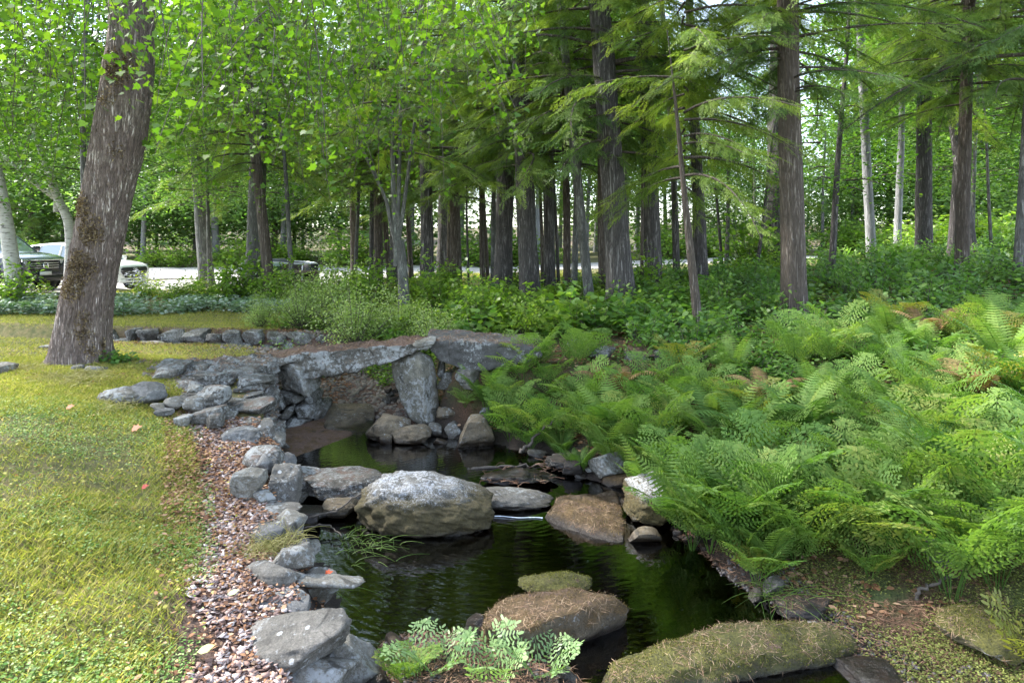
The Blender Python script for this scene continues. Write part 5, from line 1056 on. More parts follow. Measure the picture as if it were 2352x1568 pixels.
fern(FR[1], -.62, 9.0, .5, 'light green fern growing against the right side of the pier', None, 1.4, .35)
fern(FL_[0], -.35, 9.0, .9, 'tall grassy fern leaning on the end slab of the bridge', None, 2.4, .35)
fern(FR[0], -.1, 8.95, .85, 'feathery fern hiding the right end of the bridge', None, .4, .3)
fern(FL_[2], -2.2, 11.4, .7, 'fern seen through the gap under the bridge', None, 1.4)
fern(FL_[1], .35, 13.3, .8, 'pale sunlit fern standing among the shrubs behind the bridge', None, 1.4).material_slots[0].link = 'OBJECT'
for a in [('fine', 0, 815, 800, 165, 'large pale small leaved shrub behind the left half of the bridge', 11.6), ('fine', 1, 915, 780, 140, 'pale small leaved shrub right of the largest pale one', 11.9), ('fine', 0, 740, 770, 130, 'pale shrub further back by the thin sapling', 13.2),
          ('fine', 1, 1000, 800, 130, 'silvery small leaved shrub just above the end of the bridge slab', 11.3), ('fine', 0, 690, 780, 105, 'loose olive shrub above the stone wall', 12.6), ('fine', 1, 600, 770, 90, 'thin olive shrub hanging over the dry stone wall', 12.9),
          ('light', 0, 655, 822, 110, 'bright feathery plant at the right end of the stone wall', 11.0), ('light', 0, 745, 800, 90, 'feathery light green plant in front of the pale shrub', 11.0),
          ('bright', 0, 560, 700, 120, 'bright green bush in front of the thick grey pine', 17), ('bright', 1, 500, 712, 100, 'bright green bush right of the grey oak foot', 17), ('bright', 0, 640, 715, 100, 'bright leafy bush at the foot of the dark leaning trunk', 16),
          ('bright', 1, 780, 690, 120, 'yellow green bush in front of the gravel right of the boat', 17), ('bright', 0, 860, 705, 120, 'leafy green bush at the foot of the straight brown trunk', 15), ('bright', 0, 1010, 730, 120, 'leafy green bush below the dark twiggy trunk', 14.2),
          ('bright', 1, 1080, 742, 110, 'leafy green bush below the reddish brown trunk', 13.6), ('bright', 0, 1110, 775, 120, 'yellow green bush above the right slab of the bridge', 12.2), ('big', 0, 1170, 750, 120, 'broad leaved pale plant in front of the first big pine', 12.8),
          ('big', 0, 1235, 762, 120, 'broad leaved bush in front of the second big pine', 12.5), ('big', 0, 1150, 775, 100, 'sunlit broad leaved plant just behind the end slab', 11.6), ('bright', 1, 1215, 778, 110, 'bright yellow green bush behind the end slab', 11.5),
          ('big', 1, 1300, 765, 130, 'broad dark leaved bush left of the biggest pine', 12.0), ('big', 1, 1370, 775, 120, 'broad leaved plant in front of the biggest pine', 11.4), ('big', 0, 1265, 690, 80, 'maple seedling shining between the middle trunks', 14.5),
          ('big', 1, 1460, 775, 110, 'broad leaved plant above the reddish slab', 11.2), ('big', 1, 1540, 765, 110, 'dark leafy plant right of the biggest pine foot', 11.6), ('yell', 0, 1815, 800, 60, 'yellow green seedling left of the tall brown hemlock foot', 10.7),
          ('yell', 0, 1880, 812, 60, 'yellow green seedling right of the tall brown hemlock foot', 10.6), ('yell', 0, 1770, 780, 60, 'sparse yellow seedling in the brown needles', 11.6), ('yell', 0, 100, 690, 50, 'small bright shrub in front of the dark blue car', 17.5),
          ('yell', 0, 335, 655, 60, 'orange tipped shrub in front of the white car', 20), ('bright', 0, 1720, 650, 140, 'bright green young maple bush in the gap left of the double pines', 20), ('bright', 1, 1800, 640, 90, 'leafy bush at the foot of the broad dark pine', 18),
          ('bright', 0, 1480, 740, 110, 'leafy undergrowth bush right of the biggest pine', 15), ('bright', 1, 20, 700, 120, 'green bush round the foot of the leaning birch', 16.5), ('herb', 1, 275, 842, 70, 'small round leaved plant at the right foot of the maple', 9.0),
          ('light', 0, 855, 852, 90, 'yellow green undergrowth seen through the bridge gap', 12.0), ('bright', 1, 900, 830, 80, 'leafy plant behind the pier seen through the gap', 11.4)]:
    shrub_px(a[0], a[1], a[2], a[3], a[4], a[5], a[6])
GLM = [(-8.7, 17, 'the grey oak'), (-7.3, 16.5, 'the thick grey pine'), (-6.5, 19.5, 'the boat'), (-4.5, 16.5, 'the brown trunk right of the boat'), (-2.6, 14.5, 'the forked tree'), (-2.1, 16, 'the dark twiggy trunk'), (-1.4, 15.5, 'the reddish brown trunk'), (-.2, 14.5, 'the first big pine'), (.4, 13.8, 'the second big pine'),
       (1.6, 14.2, 'the pale leaning trunk'), (2.2, 13, 'the biggest pine'), (3.4, 15, 'the dark pine crossing the sky'), (-1.0, 11.5, 'the bridge slab'), (.3, 11, 'the right slab of the bridge'), (2.0, 11, 'the reddish slab'), (-3.0, 18.5, 'the brown trunks before the road'), (.5, 18.5, 'the big middle pines'), (5, 19, 'the double pines'), (13, 25, 'the white sunlit trunk'),
       (16, 27, 'the straight dark trunk in the glade'), (20, 29, 'the glade sapling'), (24, 33, 'the far right edge'), (15, 33, 'the fainter pale trunk')]
# bright bushes along the gravel and in the grove gaps
r = np.random.default_rng(8)
for k in range(34):
    dx = r.uniform(380, 1720); Y = r.uniform(16, 21); x = (dx - 1176) / FP * Y
    shrub(['bright', 'yell', 'bright', 'herb'][k % 4], k, x, Y, r.uniform(.7, 1.1), lm_label('low bush', x, y, GLM), 'bush', 'low bushes between the grove and the gravel')
for k in range(70):
    y = r.uniform(11.2, 15.5); x = r.uniform(-2.0, 4.5)
    shrub(['bright', 'big', 'herb', 'herb', 'big'][k % 5], k, x, y, r.uniform(.6, 1.0), lm_label('low leafy plant', x, y, GLM), 'bush', 'low plants in the undergrowth behind the bridge')
# woodland herbs on the right slope
HG = 'woodland herbs on the right slope'
HLM = [(4.75, 11.4, 'the tall brown hemlock'), (3.0, 11.0, 'the leaning grey trunk'), (7.5, 17.2, 'the broad dark pine'), (9.4, 14.3, 'the twiggy hemlock'), (11.2, 18.0, 'the straight dark trunk by the glade'), (10.8, 14.5, 'the trunk at the right edge'), (8.2, 17.5, 'the forked dark sapling'), (2.0, 9.9, 'the reddish slab'), (6.0, 12.6, 'the fallen branch'), (3.3, 14.5, 'the dark pine beside the biggest one'), (5, 17, 'the broken trunk')]
for k in range(9999):
    y = r.uniform(8.6, 21); x = r.uniform(2.0, 16.5)
    if x > y * .77 + .6 or not ok(x, y, .50 + .02 * y): continue
    far = y > 13.5
    shrub('herb', int(r.integers(3)), x, y, r.uniform(.8, 1.35), lm_label('leafy herb', x, y, HLM), 'plant', HG, 'woodland_plant', zs=r.uniform(1.2, 2.0))
    if len(placed) - n_ferns > 250: break
for k in range(26):
    y = r.uniform(24, 36); x = y * r.uniform(.46, .82)
    shrub('bright', k, x, y, r.uniform(1.2, 2.2), lm_label('yellow green bush', x, y, GLM), 'bush', 'bushes in the sunlit glade at the right')
for k in range(40):
    y = r.uniform(35.5, 38.5); x = y * r.uniform(-.8, .7)
    shrub('bright', k, x, y, r.uniform(1.4, 2.6), 'roadside green bush ' + far_label(x / y, 0, False)[27:], 'bush', 'bushes along the far side of the road')
# thin arching shrub stems in front of the right slope
# rubble on the ledge left of the bridge and stones along both shores
RLM = [(-4.3, 8.9, 'the maple foot'), (-3.7, 8.2, 'the long ledge'), (-3.0, 8.0, 'the stepped ledge end'), (-3.9, 7.2, 'the oval striped boulder'), (-2.6, 6.8, 'the smooth blue boulder'), (-3.0, 9.0, 'the bridge abutment')]
SLM = [(1.6, 5.6, 'the hanging ferns'), (1.9, 4.9, 'the needle strewn stone'), (1.3, 6.3, 'the white capped boulder'), (.8, 7.2, 'the brown root tangle'), (.0, 8.3, 'the flat topped rock by the pier'), (-1.6, 6.0, 'the sticks'), (-1.9, 7.0, 'the flat lichen rock'), (-1.2, 4.7, 'the narrow jutting slab'), (2.3, 4.2, 'the right bottom stones'), (0.3, 4.2, 'the log shaped stone'), (-.1, 6.6, 'the low grey rock')]
rq = np.random.default_rng(44)
def loose(x, y, w_, h_, mat, lab, group, seed, zoff=0.0, box=.7, z=None):
    P, F = rock_arr(seed, 4, box, 10, 1.3, (.5, .8), .04); a = rq.uniform(0, 3.1); P = P * np.array([w_, w_ * rq.uniform(.6, .95), h_]); c_, s_ = math.cos(a), math.sin(a)
    P = np.stack([P[:, 0] * c_ - P[:, 1] * s_, P[:, 0] * s_ + P[:, 1] * c_, P[:, 2] + .18 * P[:, 0] * rq.uniform(-1, 1)], 1)
    tag(obj('boulder', mesh_np('boulder', P, F, mat, smooth=True), None, (x, y, (gz(x, y) if z is None else z) + h_ * .25 + zoff)), lab, 'rock', group)
pts_ = []
while len(pts_) < 34:
    y = rq.uniform(7.2, 9.0); x = rq.uniform(-4.7, -2.75)
    if x < -3.1 - (y - 7.2) * .9 or x > -2.45 - (y - 7.0) * .28 or any(math.hypot(x - a, y - b_) < .2 for a, b_ in pts_): continue
    pts_.append((x, y)); w_ = rq.uniform(.2, .5); loose(x, y, w_ * 1.2, w_ * rq.uniform(.25, .4), LEDGE if len(pts_) % 3 else WALLS, lm_label('rubble stone', x, y, RLM), 'rubble stones between the maple and the bridge', 500 + len(pts_), -.02)
for k, (x, y) in enumerate([(-1.28, 4.55), (-1.5, 4.95), (-1.62, 5.2), (-1.78, 5.45), (-1.86, 5.75), (-1.98, 6.05), (-2.1, 6.35), (-2.2, 6.65), (-2.32, 6.95), (-2.45, 7.2), (-2.0, 5.6), (-2.25, 6.3), (-1.45, 4.65), (-2.5, 7.0), (-1.15, 4.25), (-1.7, 4.9)]):
    w_ = rq.uniform(.2, .36); loose(x - .04, y, w_, w_ * rq.uniform(.5, .75), [GREY, SPOT, PALE, BLUE][k % 4], lm_label('grey edging stone', x, y, SLM), G1, 700 + k, -.02, .4)
for k, (dx, dy, w_) in enumerate([(1030, 880, .34), (1025, 945, .26), (1075, 905, .42), (1100, 870, .36), (1150, 930, .34), (1045, 985, .3), (1120, 950, .3), (1090, 1000, .34), (1000, 985, .22), (1180, 985, .28), (1200, 1010, .24)]):
    Y = 9.35 - (dy - 870) * .0042; x, y, z_ = ray(dx, dy, Y); loose(x, y, w_, w_ * rq.uniform(.6, .9), [WALLS, BROWN, GREY][k % 3], lm_label('rubble stone', x, y, [(-.8, 9.1, 'the bridge pier'), (-.3, 8.9, 'the flat topped rock by the pier'), (.1, 9.2, 'the hanging ferns')]), 'rubble right of the pier', 730 + k, -.06, .6, max(z_, 0) if z_ > gz(x, y) else gz(x, y))
for k in range(60):
    e_ = rq.integers(len(WATER)); a, b_ = WATER[e_], WATER[(e_ + 1) % len(WATER)]; f = rq.uniform(); x, y = a * (1 - f) + b_ * f + rq.normal(0, .09, 2)
    if y < 3.9 or y > 9.3 or abs(x) > y * .75 or (x < -.9 and y < 5.2): continue
    w_ = rq.uniform(.07, .24); loose(x, y, w_, w_ * rq.uniform(.4, .7), [BROWN, DARKR, GREY, MOSSY][k % 4], lm_label('small shore stone', x, y, SLM), 'small stones along the shore', 600 + k, -.01, .5, max(-.02, min(.1, gz(x, y))))
# ------------------------------------------------------------------ uncountable cover
def scatter(n, xr, yr, keep, seed):
    r = np.random.default_rng(seed); x = r.uniform(*xr, n); y = r.uniform(*yr, n); k = keep(x, y, r); return x[k], y[k], r
def cover(name, x, y, r, T, size, mat, lift=(.0, .02), flat=.35, tint=None, label=None, stand=0.0):
    n = len(x); z = height(x, y) + r.uniform(*lift, n); th = r.uniform(0, 6.28, n); mb = MB()
    d = np.stack([np.cos(th), np.sin(th), r.uniform(-.2, .3, n) + stand], 1); up = norm(np.stack([r.normal(0, flat, n), r.normal(0, flat, n), np.ones(n)], 1))
    place(mb, T[0], T[1], np.stack([x, y, z], 1), d, up, r.uniform(*size, n), r.uniform(0, 1, n) if tint is None else tint(x, y, r))
    return tag(mb.build(name, mat), kind='stuff')
def lawnmask(x, y): return x < np.interp(y, [0, 3, 4.5, 6, 8, 9.3], [-1.5, -1.6, -2.05, -2.75, -3.9, -4.6])
def vfr(x, y, m=.4): return (np.abs(x) < y * .752 + m) & (y > 2.35)
M_CLOV = leafmat('lawn_clover', [(0.045, 0.12, 0.03), (0.13, 0.25, 0.055), (0.22, 0.31, 0.085), (0.32, 0.38, 0.17)], .25, .5, spec=.12)
M_BLADE = leafmat('lawn_grass', [(0.11, 0.16, 0.03), (0.28, 0.29, 0.055), (0.46, 0.38, 0.14)], .35, .6, spec=.12)
M_LIT = leafmat('dry_leaf_litter', [(0.10, 0.045, 0.02), (0.25, 0.12, 0.055), (0.48, 0.32, 0.2)], .15, .8, (1.2, 1, .7))
M_YLIT = leafmat('yellowing_lawn_leaf', [(0.28, 0.12, 0.03), (0.42, 0.36, 0.05), (0.5, 0.47, 0.12)], .25, .6)
def fn(x, y, sc, s): return fbm(np.stack([x, y, x * 0], 1) * sc, 3, s)
def k_clov(x, y, r): return lawnmask(x - .12, y) & vfr(x, y) & (r.uniform(0, 1, len(x)) < np.clip(.5 + .95 * fn(x, y, 1.3, 3) + .3 * (y < 3.9) - .22 * np.clip(y - 4.6, 0, 3), .04, 1))
x, y, r_ = scatter(210000, (-5.5, -1.2), (2.35, 7.2), k_clov, 1); cover('lawn_clover', x, y, r_, T_OVAL, (.009, .025), M_CLOV, (.0, .03), .45)
def k_gr(x, y, r): return lawnmask(x, y) & vfr(x, y) & (r.uniform(0, 1, len(x)) < np.clip(.5 + .12 * (y - 4) + .6 * fn(x, y, 1.1, 8), .08, 1))
T_BL = (np.array([(0, -.05, 0), (.5, -.035, 0), (1, 0, -.12), (.5, .035, 0), (0, .05, 0)], float), np.array([[0, 1, 2, 3, 4]]))
x, y, r_ = scatter(420000, (-7, -1.2), (2.35, 9.6), k_gr, 2); cover('lawn_grass', x, y, r_, T_BL, (.025, .07), M_BLADE, (.0, .008), .8, stand=.9)
x, y, r_ = scatter(90000, (-11.5, -3), (9, 15.5), lambda x, y, r: vfr(x, y) & (x < np.interp(y, [9, 12, 16], [-3.6, -4.2, -5])) & (updist(x, y) > .75), 12); cover('lawn_grass', x, y, r_, T_BL, (.03, .07), M_BLADE, (.0, .008), .8, stand=.9)
x, y, r_ = scatter(11000, (-6.5, -1), (2.35, 10), lambda x, y, r: vfr(x, y) & (x < np.interp(y, [0, 4.5, 8, 9], [-1.2, -1.8, -3.2, -3.4])) & (r.uniform(0, 1, len(x)) < .45 + .5 * fn(x, y, .8, 5)), 3); cover('fallen_leaves', x, y, r_, T_OVAL, (.015, .035), M_YLIT, (.01, .035), .4)
x, y, r_ = scatter(60000, (-1.2, 12), (4.5, 20), lambda x, y, r: vfr(x, y, .8) & (sdist(x, y) > .15) & (x > y * -.2), 4); cover('leaf_litter', x, y, r_, T_OVAL, (.03, .075), M_LIT, (.0, .02), .35)
x, y, r_ = scatter(34000, (-7.5, -2.5), (7.5, 12.6), lambda x, y, r: vfr(x, y, .8) & ((updist(x, y) < 1.0) | (np.hypot((x + 5.4) * .6, y - 8.7) < .75) | (r.uniform(0, 1, len(x)) < .12)), 5); cover('leaf_litter', x, y, r_, T_OVAL, (.02, .05), M_LIT, (.0, .02), .35)
# wood chips
M_CHIP = leafmat('pinkish_wood_chip', [(0.13, 0.07, 0.05), (0.36, 0.25, 0.21), (0.60, 0.53, 0.49)], .0, .85)
V_, F_ = boxv(-.5, -.3, -.05, .5, .3, .05); V_ = V_ * (1 + .25 * vnoise(V_ * 9, 3))[:, None]
def k_ch(x, y, r): return vfr(x, y) & (chipdist(x, y) < .30 + .20 * fn(x, y, 1.6, 4)) & (sdist(x, y) > .03) & (r.uniform(0, 1, len(x)) < .25 + .9 * sstep(.45 - chipdist(x, y), 0, .3))
x, y, r_ = scatter(46000, (-4, -.6), (2.35, 7.6), k_ch, 6); cover('wood_chips', x, y, r_, (V_, F_), (.016, .044), M_CHIP, (.0, .02), .5)
x, y, r_ = scatter(60000, (-4, -.6), (2.35, 7.6), lambda x, y, r: vfr(x, y) & (chipdist(x, y) < .6) & (sdist(x, y) > .03) & (r.uniform(0, 1, len(x)) < np.clip(.25 + .12 * (y - 4) + .4 * fn(x, y, 1.3, 9), .04, 1)), 7); cover('leaf_litter', x, y, r_, T_OVAL, (.018, .045), M_LIT, (.01, .03), .4)
# needles and moss fuzz lying on the stones
def on_rock(name, sel, n, T, size, mat, nzmin, seed, up_j=.25, stand=0.0, zmin=.03):
    r = np.random.default_rng(seed); PP = []; NN = []
    for o_ in sel:
        me = o_.data; k = len(me.polygons); c = np.empty(k * 3, np.float32); me.polygons.foreach_get('center', c); c = c.reshape(-1, 3); nn = np.empty(k * 3, np.float32); me.polygons.foreach_get('normal', nn); nn = nn.reshape(-1, 3)
        ar = np.empty(k, np.float32); me.polygons.foreach_get('area', ar); loc = np.array(o_.location) + (np.array(o_.parent.location) if o_.parent else 0); w_ = ar * (nn[:, 2] > nzmin) * (c[:, 2] + loc[2] > zmin)
        if w_.sum() <= 0: continue
        m_ = int(n * w_.sum()); q = r.choice(k, m_, p=w_ / w_.sum()); P = c[q] + loc + r.normal(0, .004, (m_, 3)); keepm = fbm(P * 6, 3, seed) > r.uniform(-.5, .3, m_); PP.append(P[keepm]); NN.append(nn[q][keepm])
    P = np.concatenate(PP); Nn = norm(np.concatenate(NN) + r.normal(0, up_j, (len(P), 3))); d = norm(np.cross(Nn, r.normal(size=(len(P), 3))) + Nn * stand); mb = MB()
    place(mb, T[0], T[1], P + Nn * .002, d, Nn, r.uniform(*size, len(P)), r.uniform(0, 1, len(P))); tag(mb.build(name, mat), kind='stuff')
T_NDL = (np.array([(0, -.035, 0), (.5, -.03, .03), (1, 0, 0), (.5, .03, .03), (0, .035, 0)], float), np.array([[0, 1, 2, 3, 4]]))
def rocks_with(*words): return [o_ for o_ in C.objects if o_.type == 'MESH' and any(w_ in o_.get('label', '') for w_ in words)]
M_NDR = leafmat('orange_pine_needle', [(0.10, 0.055, 0.03), (0.24, 0.14, 0.08), (0.42, 0.30, 0.19)], .0, .8)
M_FUZ = leafmat('moss_fuzz', [(0.04, 0.04, 0.01), (0.11, 0.11, 0.02), (0.20, 0.19, 0.04)], .3, .8)
M_FUZB = leafmat('brown_moss_fuzz', [(0.05, 0.032, 0.012), (0.12, 0.08, 0.032), (0.22, 0.16, 0.07)], .2, .8)
on_rock('pine_needles', rocks_with('broad flat brown', 'long log shaped', 'angular brown mossy', 'needle strewn stone above', 'brown moss rimmed', 'green mossy boulder'), 5500, (T_NDL[0] * np.array([1, .6, 1]), T_NDL[1]), (.025, .06), M_NDR, .35, 51)
on_rock('pine_needles', [o_ for o_ in C.objects if o_.name.startswith(('deck_slab', 'end_slab')) or 'reddish needle' in o_.get('label', '')] + rocks_with('rock ledge', 'stepped dark ledge'), 2600, T_NDL, (.03, .08), M_NDR, .6, 52)
on_rock('moss_fuzz', rocks_with('long log shaped', 'peaked mossy', 'green mossy boulder'), 15000, T_DIAM, (.006, .014), M_FUZ, -.1, 53, .5, .9)
on_rock('moss_fuzz', rocks_with('broad flat brown', 'angular brown mossy', 'round boulder with a white'), 12000, T_DIAM, (.006, .013), M_FUZB, -.1, 54, .5, .9)
# moss and creeping plants on the right shore, mud debris
M_MOSSC = leafmat('shore_moss', [(0.07, 0.09, 0.02), (0.17, 0.19, 0.045), (0.28, 0.3, 0.08)], .3, .7)
x, y, r_ = scatter(120000, (1.6, 4.2), (3.4, 5.6), lambda x, y, r: vfr(x, y) & (sdist(x, y) > .06) & (sdist(x, y) < 1.4) & (r.uniform(0, 1, len(x)) < .6 + .8 * fn(x, y, 2, 9)), 8); cover('shore_moss', x, y, r_, T_OVAL, (.008, .02), M_MOSSC, (.0, .03), .6)
T_NDL = (np.array([(0, -.035, 0), (.5, -.03, .03), (1, 0, 0), (.5, .03, .03), (0, .035, 0)], float), np.array([[0, 1, 2, 3, 4]]))
M_NDL = leafmat('fallen_pine_needle', [(0.06, 0.03, 0.018), (0.16, 0.085, 0.05), (0.36, 0.22, 0.14)], .0, .8)
x, y, r_ = scatter(42000, (-1, 3.2), (3.3, 6), lambda x, y, r: vfr(x, y) & (sdist(x, y) > -.06) & ((sdist(x, y) < .5) | (y < 4.6)), 9); cover('pine_needles', x, y, r_, T_NDL, (.03, .08), M_NDL, (.0, .02), .3)
M_PEB = plainmat('dark_shore_gravel', (0.07, 0.06, 0.055), .5, var=.6, scale=3)
x, y, r_ = scatter(9000, (-1, 3), (3.3, 5.4), lambda x, y, r: vfr(x, y) & (np.abs(sdist(x, y)) < .3), 10); cover('shore_gravel', x, y, r_, (ico(1)[0] * np.array([.5, .4, .3]), ico(1)[1]), (.015, .05), M_PEB, (-.01, .01), .4)
# creeping cover with pale leaves beyond the lawn (pachysandra bed) and under the shrubs
M_PACH = leafmat('pale_ground_cover_leaf', [(0.09, 0.17, 0.07), (0.22, 0.31, 0.2), (0.5, 0.54, 0.54)], .25, .3)
x, y, r_ = scatter(42000, (-13, -4.5), (14.6, 17.2), lambda x, y, r: vfr(x, y, 1) & (y > 15.0 + .8 * fn(x, y, .9, 2)) & (r.uniform(0, 1, len(x)) < .65 + .7 * fn(x, y, 1.2, 5)), 11); cover('ground_cover', x, y, r_, T_OVAL, (.06, .12), M_PACH, (.02, .26), .6)
x, y, r_ = scatter(60000, (-4.5, 7), (11.4, 20), lambda x, y, r: vfr(x, y, 1) & (updist(x, y) > .9) & (r.uniform(0, 1, len(x)) < .55 + .6 * fn(x, y, .6, 4)), 13); cover('ground_cover', x, y, r_, T_OVAL, (.05, .10), M_SHRUBG, (.02, .22), .5)
x, y, r_ = scatter(70000, (1, 16), (7.5, 24), lambda x, y, r: vfr(x, y, 1) & (sdist(x, y) > 1.2) & (r.uniform(0, 1, len(x)) < .5 + .7 * fn(x, y, .6, 14)), 14); cover('ground_cover', x, y, r_, T_OVAL, (.04, .09), M_HERB, (.01, .16), .5)
x, y, r_ = scatter(30000, (-12, 6), (19, 30), lambda x, y, r: vfr(x, y, 1) & (fn(x, y, .5, 24) > .05), 15); cover('rough_grass', x, y, r_, T_BL, (.10, .25), M_BLADE, (.0, .01), .8, stand=1.0)
x, y, r_ = scatter(3500, (-4.5, -.8), (9.2, 12.3), lambda x, y, r: (updist(x, y) < 1.1), 17); cover('gravel', x, y, r_, (ico(1)[0] * np.array([.5, .45, .3]), ico(1)[1]), (.03, .11), plainmat('pale_brown_cobbles', (0.16, 0.135, 0.11), .85, var=.6, scale=2), (-.01, .01), .4)
x, y, r_ = scatter(9000, (-3.3, -1.2), (10.3, 13), lambda x, y, r: (updist(x, y) > .45) & (x > -3), 16); cover('ground_cover', x, y, r_, T_OVAL, (.03, .07), M_SHRUBG, (.02, .15), .5)
# tufts of grass
def tuft(name, label, x, y, z, n, L0, L1, mat, seed, spread=.06, lay=0.4, bias=(0, 0)):
    r = np.random.default_rng(seed); mb = MB()
    for i in range(n):
        az = r.uniform(0, 6.28); ln = r.uniform(L0, L1); s = np.linspace(0, 1, 6); b0 = r.normal(0, spread, 2); c = lay * r.uniform(.5, 1.5)
        P = np.stack([b0[0] + (math.cos(az) * c + bias[0]) * ln * s ** 1.4, b0[1] + (math.sin(az) * c + bias[1]) * ln * s ** 1.4, ln * (s * (1 - .25 * c) - .55 * c * s ** 2.2)], 1)
        V, F = tube_np(P, np.linspace(.0028, .0008, 6), 3); mb.add(V, F, r.uniform(0, 1))
    return tag(mb.build(name, mat, loc=(x, y, z)), label, 'grass', None)
M_DRYG = leafmat('dry_grass', [(0.20, 0.2, 0.05), (0.38, 0.34, 0.12), (0.55, 0.48, 0.24)], .3, .6)
M_GREENG = leafmat('wet_green_grass', [(0.06, 0.12, 0.02), (0.12, 0.2, 0.035), (0.2, 0.3, 0.06)], .35, .4)
p = ground_hit(640, 1262); tuft('grass_tuft', 'tuft of dry yellowish grass among the edging stones', p[0], p[1], p[2], 240, .12, .24, M_DRYG, 1, .08, .8)
p = ground_hit(600, 1275); tuft('grass_tuft', 'smaller dry grass tuft left of the larger one', p[0], p[1], p[2], 120, .08, .17, M_DRYG, 2, .07, .8)
tuft('grass_tuft', 'bright green grass lying on the water before the largest boulder', -1.25, 5.78, .0, 80, .08, .2, M_GREENG, 3, .16, 1.5, (.8, -.1))
tuft('grass_tuft', 'green grass hanging on the water by the orange leaf', -1.35, 4.85, .06, 22, .1, .24, M_GREENG, 4, .08, 1.2, (.6, 0))
tuft('grass_tuft', 'grass trailing at the right shore above the dark needle stone', 1.85, 4.75, .06, 50, .2, .4, M_GREENG, 5, .08, 1.2, (.3, -.2))
for k, (dx, dy, s_) in enumerate(((205, 866, 1), (120, 872, .8), (60, 850, .8), (170, 880, .8), (250, 936, .7))):
    p = ground_hit(dx, dy); tuft('grass_tuft', ['pale grass tuft in front of the maple foot', 'pale grass tuft left of the maple foot', 'pale grass by the stone at the left edge', 'low pale grass below the maple stones', 'grass fringe under the oval striped boulder'][k], p[0], p[1], p[2], 160, .1 * s_, .28 * s_, M_DRYG, 10 + k, .12, .9)
# single leaves and sticks that stand out
def leafobj(label, dx, dy, size, col, z=None, T=T_MAPLE):
    if z is None: X, Y, Z = ground_hit(dx, dy); Z += .035
    else: Y = (EYE - z) * FP / (dy - HY); X = (dx - 1176) / FP * Y; Z = z
    m_ = leafmat('fallen_leaf_colour', [col, tuple(c * 1.2 for c in col), tuple(c * 1.4 for c in col)], .2, .6, (1.2, 1, .7)); mb = MB()
    Tq = T[0].copy(); Tq[:, 2] += .35 * Tq[:, 0] ** 2; place(mb, Tq, T[1], np.array([(0, 0, 0)]), np.array([(1, .3, 0)]), np.array([(-.1, -.5, 1.0)]), size, .5)
    o_ = mb.build('fallen_leaf', m_, loc=(X, Y, Z)); tag(o_, label, 'leaf')
leafobj('curled orange red leaf on the narrow jutting slab', 746, 1318, .055, (0.42, 0.06, 0.012), .335)
leafobj('orange brown maple leaf on the upper lawn', 302, 995, .10, (0.36, 0.10, 0.04))
leafobj('red leaf in the middle of the lawn', 325, 1130, .06, (0.32, 0.03, 0.012))
leafobj('small orange leaf on the lawn nearest the maple', 152, 945, .08, (0.36, 0.09, 0.025))
leafobj('green yellow leaf on the wood chips at the bottom', 452, 1515, .09, (0.34, 0.42, 0.12), None, T_OVAL)
leafobj('pale green leaf on the wood chips beside the big slab', 522, 1380, .07, (0.36, 0.45, 0.2), None, T_OVAL)
leafobj('orange leaf floating on the pool by the front fern', 1262, 1445, .05, (0.5, 0.2, 0.06), .01, T_OVAL)
leafobj('yellow green leaf on the wet gravel above the long mossy stone', 1848, 1937 * 0 + 1935 // 1 * 0 + 1460, .05, (0.4, 0.5, 0.05), .02, T_OVAL)
def stick(label, pts, rad, mat=M_TWIG, name='stick'):
    P = np.array(pts, float); c = P[0].copy(); s = np.linspace(0, 1, len(P)); ss = np.linspace(0, 1, 20); Q = np.stack([np.interp(ss, s, P[:, k] - c[k]) for k in range(3)], 1)
    Q[1:-1] += np.random.default_rng(len(label)).normal(0, rad * .5, (18, 3)); V, F = tube_np(Q, np.linspace(rad, rad * .5, 20), 6)
    tag(obj(name, mesh_np(name, V, F, mat, smooth=True), None, tuple(c)), label, 'stick')
stick('bare brown stick leaning out of the roots right of the pool', [(.1, 8.0, .05), (.25, 8.05, .2), (.5, 8.1, .42)], .022)
stick('dark crooked root poking out of the right bank', [(2.72, 4.6, .1), (2.72, 4.58, .22), (2.85, 4.6, .25), (3.1, 4.7, .28)], .016)
stick('thin stick lying on stones left of the largest boulder', [(-1.95, 6.0, .1), (-1.6, 6.1, .12), (-1.35, 6.3, .25)], .012)
stick('forked twig beside the grass at the left of the pool', [(-1.9, 5.9, .06), (-1.6, 5.95, .08), (-1.45, 5.8, .05)], .009)
stick('pale broken stick under the left end of the bridge', [(-2.75, 9.6, .6), (-2.5, 9.7, .68), (-2.2, 9.8, .72)], .02)
stick('long thin fallen branch lying on the right slope', [(4.9, 12.2, 1.32), (5.5, 12.3, 1.36), (6.3, 12.5, 1.4)], .025)
stick('floating dark stick in the pool beyond the largest boulder', [(-.5, 7.6, .0), (-.1, 7.65, .015), (.35, 7.7, .0)], .02)
# tangled root mass on the right of the upper pool
for k, (dx0, dy0, dx1, dy1, lab) in enumerate(((1100, 1078, 1285, 1122, 'low brown tangle of roots on the right of the upper pool'), (1250, 1040, 1360, 1090, 'mossy root tangle under the fern by the upper pool'))):
    o_ = R('root_tangle', lab, dx0, dy0, dx1, dy1, DARKR, zb=.0, D=.4, seed=180 + k, cat='roots', rough=2.0, box=.2); mb = MB(); r = np.random.default_rng(k)
    for i in range(60):
        P = np.cumsum(np.concatenate([[np.array([r.uniform(-.3, .3), r.uniform(-.2, .2), .06])], r.normal(0, .03, (5, 3)) * np.array([1.6, 1, .4])]), 0); P[:, 2] = np.clip(P[:, 2], -.02, .12); V, F = tube_np(P, .0035, 3); mb.add(V, F, r.uniform(0, 1))
    mb.build('rootlets', M_NDL, o_)
